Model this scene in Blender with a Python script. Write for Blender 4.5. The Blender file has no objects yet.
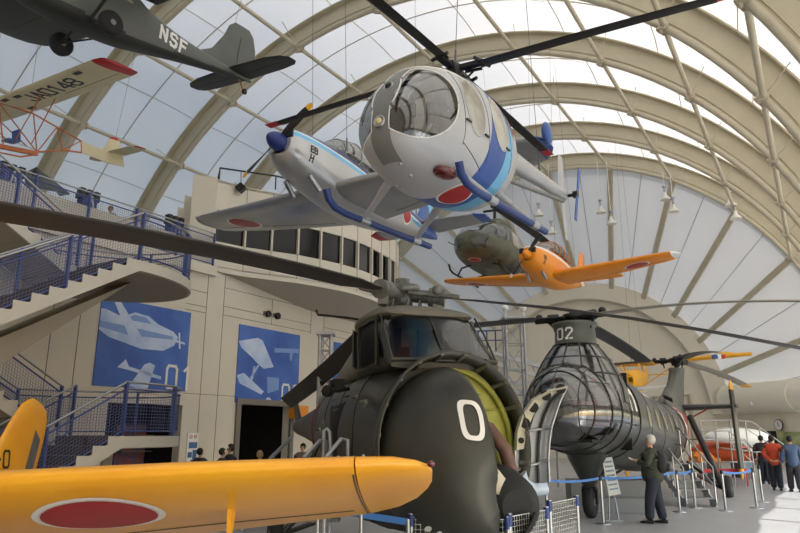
import bpy, math, random
from mathutils import Vector, Matrix, Euler
V = Vector
R_ = math.radians
sin, cos, pi = math.sin, math.cos, math.pi
scene = bpy.context.scene
col = scene.collection
random.seed(7)

# ---------------------------------------------------------------- camera
FPX, PITCH, CH = 660.0, R_(14.21), 1.8
CP, SP = cos(PITCH), sin(PITCH)
cam_d = bpy.data.cameras.new('camera')
cam_d.sensor_width = 36.0
cam_d.lens = 36.0 * FPX / 800.0
cam_d.clip_start = 0.05
cam_d.clip_end = 400
cam = bpy.data.objects.new('camera', cam_d)
col.objects.link(cam)
cam.location = (0, 0, CH)
cam.rotation_euler = (pi / 2 + PITCH, 0, 0)
scene.camera = cam
O = V((0, 0, CH))

def ray(px, py):
    t = 266.5 - py
    return V((px - 400, FPX * CP - t * SP, FPX * SP + t * CP))
def at(px, py, Y):
    d = ray(px, py)
    return O + d * (Y / d.y)
def onz(px, py, z):
    d = ray(px, py)
    return O + d * ((z - CH) / d.z)
def onpl(px, py, P0, n):
    d = ray(px, py)
    return O + d * ((P0 - O).dot(n) / d.dot(n))

# ---------------------------------------------------------------- materials
def srgb(r, g, b):
    f = lambda c: c / 12.92 if c <= .04045 else ((c + .055) / 1.055) ** 2.4
    return (f(r / 255), f(g / 255), f(b / 255), 1)
def mat(name, c, rough=.6, metal=0, spec=.5, noise=0, nscale=4, bump=0, emit=0, alpha=1, coat=0, trans=0, c2=None, nscale3=None):
    m = bpy.data.materials.new(name)
    m.use_nodes = True
    nt = m.node_tree
    b = nt.nodes['Principled BSDF']
    if len(c) == 3: c = srgb(*c)
    b.inputs['Base Color'].default_value = c
    b.inputs['Roughness'].default_value = rough
    b.inputs['Metallic'].default_value = metal
    b.inputs['Specular IOR Level'].default_value = spec
    b.inputs['Coat Weight'].default_value = coat
    b.inputs['Coat Roughness'].default_value = .15
    if trans:
        b.inputs['Transmission Weight'].default_value = trans
    if alpha < 1:
        b.inputs['Alpha'].default_value = alpha
    if emit:
        b.inputs['Emission Color'].default_value = c
        b.inputs['Emission Strength'].default_value = emit
    if noise or bump:
        tc = nt.nodes.new('ShaderNodeTexCoord')
        n = nt.nodes.new('ShaderNodeTexNoise')
        n.inputs['Scale'].default_value = nscale
        n.inputs['Detail'].default_value = 6
        if nscale3:
            mp = nt.nodes.new('ShaderNodeMapping')
            mp.inputs['Scale'].default_value = nscale3
            nt.links.new(tc.outputs['Object'], mp.inputs['Vector'])
            nt.links.new(mp.outputs['Vector'], n.inputs['Vector'])
        else:
            nt.links.new(tc.outputs['Object'], n.inputs['Vector'])
        if noise:
            mx = nt.nodes.new('ShaderNodeMix')
            mx.data_type = 'RGBA'
            rp = nt.nodes.new('ShaderNodeMapRange')
            rp.inputs['From Min'].default_value = .38
            rp.inputs['From Max'].default_value = .68
            nt.links.new(n.outputs['Fac'], rp.inputs['Value'])
            nt.links.new(rp.outputs['Result'], mx.inputs['Factor'])
            k = 1 - noise
            d = srgb(*c2) if c2 else (c[0] * k, c[1] * k, c[2] * k, 1)
            mx.inputs['A'].default_value = c
            mx.inputs['B'].default_value = d
            nt.links.new(mx.outputs['Result'], b.inputs['Base Color'])
        if bump:
            bp = nt.nodes.new('ShaderNodeBump')
            bp.inputs['Strength'].default_value = bump
            bp.inputs['Distance'].default_value = .02
            nt.links.new(n.outputs['Fac'], bp.inputs['Height'])
            nt.links.new(bp.outputs['Normal'], b.inputs['Normal'])
    return m

def membrane_mat(name, c, tl):
    m = bpy.data.materials.new(name)
    m.use_nodes = True
    nt = m.node_tree
    nt.nodes.remove(nt.nodes['Principled BSDF'])
    out = nt.nodes['Material Output']
    tc = nt.nodes.new('ShaderNodeTexCoord')
    n = nt.nodes.new('ShaderNodeTexNoise')
    n.inputs['Scale'].default_value = .25
    n.inputs['Detail'].default_value = 5
    nt.links.new(tc.outputs['Object'], n.inputs['Vector'])
    mx = nt.nodes.new('ShaderNodeMix'); mx.data_type = 'RGBA'
    mx.inputs['A'].default_value = (c[0], c[1], c[2], 1)
    mx.inputs['B'].default_value = (c[0] * .86, c[1] * .88, c[2] * .9, 1)
    nt.links.new(n.outputs['Fac'], mx.inputs['Factor'])
    d = nt.nodes.new('ShaderNodeBsdfDiffuse')
    t = nt.nodes.new('ShaderNodeBsdfTranslucent')
    s = nt.nodes.new('ShaderNodeMixShader')
    s.inputs[0].default_value = tl
    nt.links.new(mx.outputs['Result'], d.inputs['Color'])
    nt.links.new(mx.outputs['Result'], t.inputs['Color'])
    nt.links.new(d.outputs[0], s.inputs[1])
    nt.links.new(t.outputs[0], s.inputs[2])
    nt.links.new(s.outputs[0], out.inputs['Surface'])
    return m

def glass_mat(name, tint, fac, rough=.05, rise=.55):
    """thin glazing: part see-through, part glossy"""
    m = bpy.data.materials.new(name)
    m.use_nodes = True
    nt = m.node_tree
    nt.nodes.remove(nt.nodes['Principled BSDF'])
    out = nt.nodes['Material Output']
    tr = nt.nodes.new('ShaderNodeBsdfTransparent')
    tr.inputs['Color'].default_value = (*tint, 1)
    g = nt.nodes.new('ShaderNodeBsdfGlossy')
    g.inputs['Roughness'].default_value = rough
    g.inputs['Color'].default_value = (.9, .9, .9, 1)
    fr = nt.nodes.new('ShaderNodeLayerWeight')
    fr.inputs['Blend'].default_value = .3
    mr = nt.nodes.new('ShaderNodeMapRange')
    mr.inputs['To Min'].default_value = fac
    mr.inputs['To Max'].default_value = min(1, fac + rise)
    nt.links.new(fr.outputs['Facing'], mr.inputs['Value'])
    s = nt.nodes.new('ShaderNodeMixShader')
    nt.links.new(mr.outputs['Result'], s.inputs[0])
    nt.links.new(tr.outputs[0], s.inputs[1])
    nt.links.new(g.outputs[0], s.inputs[2])
    nt.links.new(s.outputs[0], out.inputs['Surface'])
    return m

M = {}
M['steel_tan'] = mat('painted_tan_steel', (196, 188, 166), .55, noise=.08, nscale=2)
M['panel_tan'] = mat('tan_arch_panel', (196, 187, 162), .7, noise=.08, nscale=.8)
M['cream'] = mat('cream_wall_panel', (210, 204, 188), .6, noise=.05, nscale=.7)
M['cream_d'] = mat('end_wall_cream', (228, 220, 202), .75, noise=.06, nscale=.5)
M['beam_white'] = mat('beam_white_paint', (236, 230, 214), .6)
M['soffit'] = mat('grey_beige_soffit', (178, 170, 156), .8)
M['seam'] = mat('dark_panel_seam', (70, 68, 64), .8)
M['floor'] = mat('grey_floor_vinyl', (168, 168, 168), .38, noise=.12, nscale=1.2, spec=.4)
M['black'] = mat('black_plastic', (22, 22, 24), .45)
M['rubber'] = mat('black_rubber', (26, 26, 27), .75)
M['chrome'] = mat('brushed_steel', (170, 172, 175), .3, metal=.9)
M['alum'] = mat('bare_aluminium', (172, 174, 178), .36, metal=.55, noise=.12, nscale=3)
M['white'] = mat('white_paint', (232, 232, 228), .5)
M['blue_p'] = mat('blue_rail_paint', (66, 82, 138), .45)
M['glass'] = glass_mat('window_glass', (.8, .84, .84), .12)
M['darkglass'] = mat('dark_office_glass', (12, 14, 16), .1, spec=.35)

# ---------------------------------------------------------------- mesh builder
def basis(d):
    d = V(d).normalized()
    a = V((0, 0, 1)) if abs(d.z) < .95 else V((1, 0, 0))
    x = d.cross(a).normalized()
    return x, d.cross(x).normalized(), d

class MB:
    def __init__(s):
        s.v = []; s.f = []; s.m = []; s.sm = []; s.cur = 0; s.T = None
    def _add(s, vs, fs, smooth=False):
        o = len(s.v)
        if s.T is not None:
            vs = [s.T @ V(p) for p in vs]
        s.v += [tuple(p) for p in vs]
        for f in fs:
            s.f.append([i + o for i in f]); s.m.append(s.cur); s.sm.append(smooth)
        return s
    def box(s, c, size, rot=None):
        hx, hy, hz = size[0] / 2, size[1] / 2, size[2] / 2
        vs = [V((x, y, z)) for x in (-hx, hx) for y in (-hy, hy) for z in (-hz, hz)]
        if rot is not None:
            vs = [rot @ p for p in vs]
        c = V(c)
        return s._add([p + c for p in vs], [(0, 1, 3, 2), (4, 6, 7, 5), (0, 4, 5, 1), (2, 3, 7, 6), (0, 2, 6, 4), (1, 5, 7, 3)])
    def bar(s, a, b, w, h, up=(0, 0, 1)):
        """rectangular bar from a to b; w across, h along up"""
        a, b = V(a), V(b); d = (b - a).normalized(); u = V(up)
        if abs(d.dot(u)) > .98: u = V((0, 1, 0))
        x = d.cross(u).normalized(); u = x.cross(d).normalized()
        vs = []
        for p in (a, b):
            for i, j in ((-1, -1), (1, -1), (1, 1), (-1, 1)):
                vs.append(p + x * (i * w / 2) + u * (j * h / 2))
        return s._add(vs, [(0, 3, 2, 1), (4, 5, 6, 7), (0, 1, 5, 4), (1, 2, 6, 5), (2, 3, 7, 6), (3, 0, 4, 7)])
    def tube(s, a, b, r, r2=None, n=10, caps=True):
        a, b = V(a), V(b); r2 = r if r2 is None else r2
        x, y, d = basis(b - a)
        vs = []
        for p, q in ((a, r), (b, r2)):
            for i in range(n):
                t = 2 * pi * i / n
                vs.append(p + x * (q * cos(t)) + y * (q * sin(t)))
        fs = [(i, (i + 1) % n, n + (i + 1) % n, n + i) for i in range(n)]
        s._add(vs, fs, True)
        if caps:
            s._add(vs[:n], [list(range(n))[::-1]]); s._add(vs[n:], [list(range(n))])
        return s
    def path(s, pts, r, n=8, closed=False):
        pts = [V(p) for p in pts]; N = len(pts); vs = []; px = None
        for k, p in enumerate(pts):
            if closed: d = pts[(k + 1) % N] - pts[k - 1]
            else: d = pts[min(k + 1, N - 1)] - pts[max(k - 1, 0)]
            d.normalize()
            if px is None: x, y, _ = basis(d)
            else:
                x = (px - d * px.dot(d)).normalized(); y = d.cross(x)
            px = x
            rr = r[k] if isinstance(r, (list, tuple)) else r
            for i in range(n):
                t = 2 * pi * i / n
                vs.append(p + x * (rr * cos(t)) + y * (rr * sin(t)))
        fs = []
        for k in range(N if closed else N - 1):
            q = (k + 1) % N
            for i in range(n):
                fs.append((k * n + i, k * n + (i + 1) % n, q * n + (i + 1) % n, q * n + i))
        s._add(vs, fs, True)
        if not closed:
            s._add(vs[:n], [list(range(n))[::-1]]); s._add(vs[-n:], [list(range(n))])
        return s
    def loft(s, rings, closed=True, caps=True, smooth=True):
        n = len(rings[0]); vs = [p for r in rings for p in r]; fs = []
        for k in range(len(rings) - 1):
            for i in range(n if closed else n - 1):
                j = (i + 1) % n
                fs.append((k * n + i, k * n + j, (k + 1) * n + j, (k + 1) * n + i))
        s._add(vs, fs, smooth)
        if caps and closed:
            s._add(rings[0], [list(range(n))[::-1]]); s._add(rings[-1], [list(range(n))])
        return s
    def sphere(s, c, r, n=14, m=8, sc=(1, 1, 1)):
        c = V(c)
        rings = []
        for k in range(m + 1):
            a = -pi / 2 + pi * k / m
            rings.append([c + V((r * sc[0] * cos(a) * cos(2 * pi * i / n), r * sc[1] * cos(a) * sin(2 * pi * i / n), r * sc[2] * sin(a))) for i in range(n)])
        return s.loft(rings, caps=False)
    def prism(s, poly, off):
        """extrude a 3-D polygon by vector off"""
        poly = [V(p) for p in poly]; off = V(off); n = len(poly)
        vs = poly + [p + off for p in poly]
        return s._add(vs, [list(range(n))[::-1], [n + i for i in range(n)]] + [(i, (i + 1) % n, n + (i + 1) % n, n + i) for i in range(n)])
    def quad(s, *ps):
        return s._add(ps, [tuple(range(len(ps)))])
    def lathe(s, prof, c, axis, n=20):
        """prof: list of (distance along axis, radius)"""
        x, y, d = basis(axis); c = V(c)
        rings = [[c + d * h + x * (r * cos(2 * pi * i / n)) + y * (r * sin(2 * pi * i / n)) for i in range(n)] for h, r in prof]
        return s.loft(rings, caps=True)
    def build(s, name, mats, parent=None, world=True, solid=0, origin=None, sub=0, bevel=0):
        me = bpy.data.meshes.new(name)
        vs = s.v
        if parent is not None and world:
            inv = PM.get(parent.name, Matrix.Identity(4)).inverted()
            vs = [tuple(inv @ V(p)) for p in vs]
        o = bpy.data.objects.new(name, me)
        if parent is None and world:
            if origin is None:
                xs = [p[0] for p in vs]; ys = [p[1] for p in vs]; zs = [p[2] for p in vs]
                origin = ((min(xs) + max(xs)) / 2, (min(ys) + max(ys)) / 2, min(zs))
            vs = [(p[0] - origin[0], p[1] - origin[1], p[2] - origin[2]) for p in vs]
            o.location = origin
            PM[o.name] = Matrix.Translation(origin)
        me.from_pydata(vs, [], s.f)
        if not isinstance(mats, (list, tuple)): mats = [mats]
        for m in mats: me.materials.append(M[m] if isinstance(m, str) else m)
        me.polygons.foreach_set('material_index', [min(i, len(mats) - 1) for i in s.m])
        me.polygons.foreach_set('use_smooth', s.sm)
        me.validate(); me.update()
        col.objects.link(o)
        if parent is not None:
            o.parent = parent
            PM[o.name] = PM.get(parent.name, Matrix.Identity(4))
        if bevel:
            md = o.modifiers.new('bevel', 'BEVEL'); md.width = bevel; md.segments = 2; md.limit_method = 'ANGLE'
        if solid:
            md = o.modifiers.new('thickness', 'SOLIDIFY'); md.thickness = solid; md.offset = 0
        if sub:
            md = o.modifiers.new('subdiv', 'SUBSURF'); md.levels = sub; md.render_levels = sub
        return o
PM = {}

def tag(o, label=None, cat=None, group=None, kind=None):
    if label: o['label'] = label
    if cat: o['category'] = cat
    if group: o['group'] = group
    if kind: o['kind'] = kind
    return o
def thing(name, label, cat, mw=None, group=None):
    o = bpy.data.objects.new(name, None)
    o.empty_display_size = .2
    col.objects.link(o)
    if mw is None: mw = Matrix.Identity(4)
    if not isinstance(mw, Matrix): mw = Matrix.Translation(V(mw))
    o.matrix_world = mw
    PM[o.name] = mw.copy()
    return tag(o, label, cat, group)
def struct(name, mb, mats, parent=None, **k):
    o = mb.build(name, mats, parent, **k)
    if parent is None: o['kind'] = 'structure'
    return o
def copy_tree(o, mw=None, parent=None):
    c = o.copy(); col.objects.link(c)
    if parent is not None: c.parent = parent
    if mw is not None:
        c.matrix_world = mw
    for ch in [x for x in bpy.data.objects if x.parent == o]:
        copy_tree(ch, None, c)
    return c
def pose(loc, x, z=(0, 0, 1)):
    """matrix whose local x axis points along x"""
    x = V(x).normalized(); z = V(z); y = z.cross(x).normalized(); z = x.cross(y)
    m = Matrix((x, y, z)).transposed().to_4x4(); m.translation = V(loc)
    return m

# ---- lettering: block letters drawn as stroked outlines (stencil-like strokes on a 4x7 grid)
GL = {
 '0': [[(0, 1), (0, 6), (.6, 7), (3.4, 7), (4, 6), (4, 1), (3.4, 0), (.6, 0), (0, 1)]],
 '1': [[(.9, 5.8), (2.2, 7), (2.2, 0)]],
 '2': [[(0, 5.6), (.4, 6.7), (1.2, 7), (3, 7), (4, 6.2), (4, 4.8), (.2, .4)], [(0, 0), (4, 0)]],
 '3': [[(0, 6), (1, 7), (3, 7), (4, 6), (4, 4.4), (3, 3.6), (1.5, 3.6)], [(3, 3.6), (4, 2.8), (4, 1), (3, 0), (1, 0), (0, 1)]],
 '4': [[(3, 0), (3, 7), (0, 2), (4.2, 2)]],
 '8': [[(1, 3.7), (0, 4.6), (0, 6), (1, 7), (3, 7), (4, 6), (4, 4.6), (3, 3.7), (1, 3.7), (0, 2.7), (0, 1), (1, 0), (3, 0), (4, 1), (4, 2.7), (3, 3.7)]],
 'A': [[(0, 0), (2, 7), (4, 0)], [(.8, 2.3), (3.2, 2.3)]],
 'J': [[(3.4, 7), (3.4, 1), (2.6, 0), (1, 0), (.2, 1), (.2, 2)]],
 'N': [[(0, 0), (0, 7), (4, 0), (4, 7)]],
 'S': [[(4, 6), (3.2, 7), (.8, 7), (0, 6), (0, 4.6), (.8, 3.7), (3.2, 3.4), (4, 2.6), (4, 1), (3.2, 0), (.8, 0), (0, 1)]],
 'F': [[(0, 0), (0, 7), (4, 7)], [(0, 3.6), (3.2, 3.6)]],
 'H': [[(0, 0), (0, 7)], [(4, 0), (4, 7)], [(0, 3.6), (4, 3.6)]],
 'E': [[(4, 0), (0, 0), (0, 7), (4, 7)], [(0, 3.6), (3.2, 3.6)]],
 'I': [[(2, 0), (2, 7)]],
 'U': [[(0, 7), (0, 1), (.8, 0), (3.2, 0), (4, 1), (4, 7)]],
 'O': [[(0, 1.2), (0, 5.8), (1, 7), (3, 7), (4, 5.8), (4, 1.2), (3, 0), (1, 0), (0, 1.2)]],
 'D': [[(0, 0), (0, 7), (2.6, 7), (4, 5.6), (4, 1.4), (2.6, 0), (0, 0)]],
 'R': [[(0, 0), (0, 7), (3, 7), (4, 6), (4, 4.6), (3, 3.6), (0, 3.6)], [(2, 3.6), (4, 0)]],
 'G': [[(4, 6), (3, 7), (1, 7), (0, 6), (0, 1), (1, 0), (3, 0), (4, 1), (4, 3), (2.4, 3)]],
 'T': [[(0, 7), (4, 7)], [(2, 7), (2, 0)]],
 '-': [[(.4, 3.5), (3.6, 3.5)]],
 '陸': [[(0, 0), (0, 7), (1.2, 7), (.9, 4)], [(2, 6), (4.4, 6)], [(3.2, 7), (3.2, 0)], [(1.8, 4.4), (4.6, 4.4)], [(2, 2.2), (4.4, 2.2)], [(1.6, 0), (4.8, 0)]],
 '上': [[(2, 7), (2, 0)], [(2, 4), (4, 4)], [(0, 0), (4.6, 0)]],
 '自': [[(.4, 0), (.4, 6), (3.8, 6), (3.8, 0), (.4, 0)], [(2, 7), (1.6, 6)], [(.4, 4), (3.8, 4)], [(.4, 2), (3.8, 2)]],
 '衛': [[(.9, 7), (0, 5)], [(1, 5), (0, 3.4)], [(.6, 4), (.6, 0)], [(1.4, 6), (3.4, 6)], [(1.4, 4.6), (3.4, 4.6)], [(1.4, 3), (3.4, 3), (3.4, 1.6), (1.4, 1.6)], [(2.4, 7), (2.4, 0)], [(3.8, 6.2), (4.8, 6.2)], [(3.6, 4.4), (5, 4.4)], [(4.3, 4.4), (4.3, 0)]],
 '隊': [[(0, 0), (0, 7), (1.2, 7), (.9, 4)], [(1.8, 6), (4.8, 6)], [(2.4, 7), (2.8, 6)], [(4, 7), (3.6, 6)], [(3.2, 6), (1.8, 4)], [(3.2, 5), (3.2, 0)], [(2, 3), (4.6, 0)], [(3.2, 3), (1.8, 1)], [(4.6, 4.4), (3.2, 3)]],
}
def text(mb, s, size, wid, place, adv=5.4, thick=.004, slant=0):
    """place(x, y, h) -> world/local point; x along the text in metres, y up, h off the surface"""
    k = size / 7.0; x0 = 0
    for ch in s:
        if ch in GL:
            for st in GL[ch]:
                n = len(st); closed = st[0] == st[-1]
                P = [V((x0 + p[0] * k + slant * p[1] * k, p[1] * k)) for p in st]
                for a, b in zip(P[:-1], P[1:]):
                    d = (b - a)
                    L = d.length
                    if L < 1e-6: continue
                    d.normalize(); nrm = V((-d.y, d.x)) * wid / 2
                    e = d * wid * .45
                    m_ = max(1, int(L / .12))
                    A = a - e; B = b + e
                    pts = [A + (B - A) * (i / m_) for i in range(m_ + 1)]
                    for p, q in zip(pts[:-1], pts[1:]):
                        c4 = [p - nrm, q - nrm, q + nrm, p + nrm]
                        lo = [place(c.x, c.y, 0) for c in c4]; hi = [place(c.x, c.y, thick) for c in c4]
                        mb._add(lo + hi, [(0, 3, 2, 1), (4, 5, 6, 7), (0, 1, 5, 4), (1, 2, 6, 5), (2, 3, 7, 6), (3, 0, 4, 7)])
        x0 += adv * k
    return x0
# ================================================================ HALL (vault frame: u across, w along, turned TH)
TH = R_(31.75)
ST, CT = sin(TH), cos(TH)
def H(u, w, z): return V((w * ST + u * CT, w * CT - u * ST, z))
UC, ZC, RI = -15.18, 3.10, 17.35
W0, DW = 16.008, 5.6
DEP = .95
JA = [R_(a) for a in (0.5, 15.4, 30.2, 44.3, 58.8, 73.2, 88.0, 103.3, 118.8, 133.7, 148.5, 163.5, 178.5)]
def arc(r, a, w, k=1): return H(UC + r * cos(a), w, ZC + r * sin(a))
WE = W0 + 5 * DW                       # last full arch
WA, RA = 51.0, 9.9                     # small arch of the apse
fl = MB(); fl.quad(H(-50, -8, 0), H(12, -8, 0), H(12, 62, 0), H(-50, 62, 0))
struct('floor', fl, 'floor')
ns = 72
A0, A1 = R_(0), R_(180)
arch_root = None
for k in range(-4, 6):
    w = W0 + k * DW
    mb = MB(); n = ns
    pts = [arc(RI, A0 + (A1 - A0) * i / n, w) for i in range(n + 1)]
    mb.path(pts, .13, n=10)
    r1, r2 = RI + .02, RI + DEP
    rings = []
    for i in range(n + 1):
        a = A0 + (A1 - A0) * i / n
        rings.append([arc(r1, a, w - .03), arc(r1, a, w + .03), arc(r2, a, w + .03), arc(r2, a, w - .03)])
    mb.cur = 1; mb.loft(rings, smooth=False)
    rings = []
    for i in range(n + 1):
        a = A0 + (A1 - A0) * i / n
        rings.append([arc(r2 - .03, a, w - .3), arc(r2 - .03, a, w + .3), arc(r2 + .03, a, w + .3), arc(r2 + .03, a, w - .3)])
    mb.loft(rings, smooth=False)
    # conduit pipe alongside the chord
    mb.cur = 0; mb.path([arc(RI + .2, A0 + (A1 - A0) * i / n, w - .06) for i in range(n + 1)], .018, n=5)
    o = struct('trim_%d' % (k + 5), mb, ['steel_tan', 'panel_tan'])
# purlin tubes, one per joint angle, with clamps
pn = 20
for j, a in enumerate(JA[1:-1]):
    mb = MB()
    for k in range(-4, 5):
        wa, wb = W0 + k * DW, W0 + (k + 1) * DW
        mb.tube(arc(RI, a, wa), arc(RI, a, wb), .095, n=8, caps=False)
        # flange pair each side of the chord
        for sgn in (-1, 1):
            p = arc(RI, a, wb + sgn * .26); q = arc(RI, a, wb + sgn * .20)
            if sgn > 0 and k == 4: continue
            mb.tube(p, q, .17, n=8)
        mb.bar(arc(RI, a, wb - .1), arc(RI + DEP, a, wb - 1.0), .03, .03)
        mb.tube(arc(RI - .2, a + .004, wb), arc(RI + .2, a + .004, wb), .14, n=8)
    struct('trim_%d' % pn, mb, 'steel_tan'); pn += 1
# membrane: each bay sags between arches
M['membrane'] = membrane_mat('roof_membrane', (.89, .83, .75), .29)
M['fan_membrane'] = membrane_mat('fan_wall_membrane', (.74, .71, .67), .15)
mb = MB()
na, nw = 48, 4
RO = RI + DEP + .04
RMIN, RMAX = A0, A1
nb = 9
rings = []
for q in range(nb * nw + 1):
    w = W0 - 4 * DW + DW * q / nw
    t = (q % nw) / nw
    sag = .22 * 4 * t * (1 - t)
    rings.append([arc(RO + sag, A0 + (A1 - A0) * i / na, w) for i in range(na + 1)])
mb.loft(rings, closed=False)
struct('ceiling', mb, 'membrane')
# seam cables just under the membrane
mb = MB()
for k in range(-4, 5):
    w = W0 + (k + .5) * DW
    mb.path([arc(RO + .12, A0 + (A1 - A0) * i / ns, w) for i in range(ns + 1)], .03, n=5)
for j in range(len(JA) - 1):
    a = (JA[j] + JA[j + 1]) / 2
    P = []
    for q in range(nb * nw + 1):
        t = (q % nw) / nw
        P.append(arc(RO - .06 + .22 * 4 * t * (1 - t), a, W0 - 4 * DW + DW * q / nw))
    mb.path(P, .022, n=5)
struct('trim_31', mb, 'steel_tan')
# diagonal stay wires seen in the bays
mb = MB()
for k in range(0, 5):
    for j in (3, 5):
        a = JA[j]; w = W0 + k * DW
        mb.tube(arc(RI, a, w), arc(RO, (JA[j] + JA[j + 1]) / 2, w + DW / 2), .012, n=4, caps=False)
        mb.tube(arc(RI, a, w), arc(RO, (JA[j] + JA[j - 1]) / 2, w + DW / 2), .012, n=4, caps=False)
struct('trim_32', mb, 'steel_tan')
# apse: conical fan of membrane from last arch to the small arch
def ap(a, t, dr=0):
    r = (RI + .15) * (1 - t) + RA * t + dr
    return H(UC + r * cos(a), WE + .15 + (WA - WE - .15) * t, ZC + r * sin(a))
mb = MB()
mb.loft([[ap(A0 + (A1 - A0) * i / na, t, .12) for i in range(na + 1)] for t in (0, .25, .5, .75, 1)], closed=False)
struct('wall_end', mb, 'fan_membrane')
pn = 40
for j, a in enumerate(JA[1:-1]):
    mb = MB()
    P, Q = ap(a, -.01, -.05), ap(a, 1, -.05)
    mb.bar(P, Q, .34, .22, up=(H(-sin(a) * 0 + cos(a), 0, sin(a)) - H(0, 0, 0)))
    struct('trim_%d' % pn, mb, 'steel_tan'); pn += 1
mb = MB()
for j in range(len(JA) - 1):
    a = (JA[j] + JA[j + 1]) / 2
    mb.tube(ap(a, 0, .06), ap(a, 1, .06), .02, n=4, caps=False)
M['seam_l'] = mat('membrane_seam', (150, 152, 158), .8)
struct('trim_52', mb, 'seam_l')
# small arch: wide flat ring and raised lip
def ringm(mb, r1, r2, w1, w2, n=60):
    rings = []
    for i in range(n + 1):
        a = A0 + (A1 - A0) * i / n
        f = lambda r, w: H(UC + r * cos(a), w, ZC + r * sin(a))
        rings.append([f(r1, w1), f(r2, w1), f(r2, w2), f(r1, w2)])
    mb.loft(rings, smooth=False)
mb = MB(); ringm(mb, RA - .9, RA + .4, WA - .2, WA + .4); mb.cur = 0
struct('trim_53', mb, 'cream_d')
mb = MB(); ringm(mb, RA - 1.0, RA - .9, WA + .3, WA + .42)
struct('trim_54', mb, 'cream')
# wall closing the small arch and the walls below the springing
mb = MB()
poly = [H(UC + (RA) * cos(A1 * i / 40), WA + .45, ZC + RA * sin(A1 * i / 40)) for i in range(41)]
poly = [H(UC + RA, WA + .45, 0)] + poly + [H(UC - RA, WA + .45, 0)]
mb.prism(poly, H(0, .2, 0) - H(0, 0, 0))
struct('wall_back', mb, 'cream_d')
mb = MB()
mb.prism([H(UC + RA, WA + .3, 0), H(UC + RI + .4, WE, 0), H(UC + RI + .4, WE, ZC), H(UC + RA, WA + .3, ZC)], H(.1, .2, 0))
struct('wall_apse_right', mb, 'cream_d')
mb = MB()
mb.prism([H(UC - RA, WA + .3, 0), H(UC - RI - .4, WE, 0), H(UC - RI - .4, WE, ZC), H(UC - RA, WA + .3, ZC)], H(-.1, .2, 0))
struct('wall_apse_left', mb, 'cream_d')
# fat round base beam under the fan
mb = MB()
P, Q = H(UC + RA + .2, WA, ZC + .95), H(UC + RI + .3, WE - .1, ZC + .95)
mb.tube(P, Q, 1.0, n=28)
for t in (.12, .55, .9):
    c = P.lerp(Q, t); d = (Q - P).normalized()
    mb.tube(c - d * .12, c + d * .12, 1.04, n=28)
struct('trim_55', mb, 'beam_white')
# ledge ring under the beam
# right side: glazed wall under the springing line
UR = UC + RI + .45
WM = [W0 - 4 * DW + DW / 2 * i for i in range(19)]
mb = MB()
mb.bar(H(UR, WM[0], 3.25), H(UR, WE, 3.25), .5, .8)
struct('wall_right', mb, 'cream')
mb = MB(); mb.bar(H(UR, WM[0], .15), H(UR, WE, .15), .3, .3)
struct('baseboard_right', mb, 'cream')
wr = MB()
for i, w in enumerate(WM):
    wr.bar(H(UR, w, .3), H(UR, w, 2.85), .12, .12)
wr.bar(H(UR, WM[0], 2.1), H(UR, WE, 2.1), .08, .08)
win = struct('window_1', wr, 'steel_tan')
# left side wall of the hall, below the membrane
mb = MB(); mb.bar(H(UC - RI - .4, W0 - 4 * DW, 1.6), H(UC - RI - .4, WE, 1.6), .3, 3.3)
struct('wall_left', mb, 'cream_d')
# wall behind the camera closes the vault
mb = MB()
w = W0 - 4 * DW - .3
poly = [H(UC + RO, w, 0)] + [H(UC + RO * cos(A1 * i / 40), w, ZC + RO * sin(A1 * i / 40)) for i in range(41)] + [H(UC - RO, w, 0)]
mb.prism(poly, H(0, -.2, 0))
struct('wall_front', mb, 'membrane')
# ================================================================ LEFT BUILDING (parallel to the hall axis)
D = V((ST, CT, 0)); N_ = V((CT, -ST, 0))          # along the wall / out of the wall
WP0 = V((-9.2, 15.0, 0))
def W(s, z, o=0): return WP0 + D * s + N_ * o + V((0, 0, z))
def wpx(px, py, o=0):
    p = onpl(px, py, WP0 + N_ * o, N_); r = p - WP0
    return r.dot(D), p.z
DECK = 6.9
sd0, _ = wpx(239, 420); sd1, _ = wpx(289, 420)     # doorway
zd = 2.72
def wallpart(mb, s0, s1, z0, z1):
    mb.bar(W(s0, (z0 + z1) / 2, -.15), W(s1, (z0 + z1) / 2, -.15), .3, z1 - z0)
mb = MB()
su0, su1 = wpx(104, 440)[0], wpx(180, 440)[0]       # opening below the first landing
wallpart(mb, -9, su0, 0, 6.9); wallpart(mb, su0, su1, 2.6, 6.9); wallpart(mb, su1, sd0, 0, 6.9)
wallpart(mb, sd0, sd1, zd, 6.9); wallpart(mb, sd1, 17.5, 0, 6.9)
struct('wall_museum', mb, 'cream')
# dark rooms behind the openings
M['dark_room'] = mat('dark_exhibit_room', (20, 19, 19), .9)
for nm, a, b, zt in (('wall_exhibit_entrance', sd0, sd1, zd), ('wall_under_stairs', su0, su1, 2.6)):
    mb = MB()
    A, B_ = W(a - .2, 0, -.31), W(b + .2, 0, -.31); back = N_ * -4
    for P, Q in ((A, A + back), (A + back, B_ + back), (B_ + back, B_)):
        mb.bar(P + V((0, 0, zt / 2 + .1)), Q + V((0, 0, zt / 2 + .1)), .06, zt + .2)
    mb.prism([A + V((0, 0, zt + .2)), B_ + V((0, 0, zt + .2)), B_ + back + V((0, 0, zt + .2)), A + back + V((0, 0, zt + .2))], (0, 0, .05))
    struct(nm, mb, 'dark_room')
# entrance frame
mb = MB()
for s in (sd0 - .09, sd1 + .09): mb.bar(W(s, 0, .03), W(s, zd + .18, .03), .18, .1, up=N_)
mb.bar(W(sd0, zd + .09, .03), W(sd1, zd + .09, .03), .1, .18)
M['frame_grey'] = mat('grey_metal_frame', (120, 116, 108), .5, metal=.3)
struct('door_1', mb, 'frame_grey')
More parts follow.
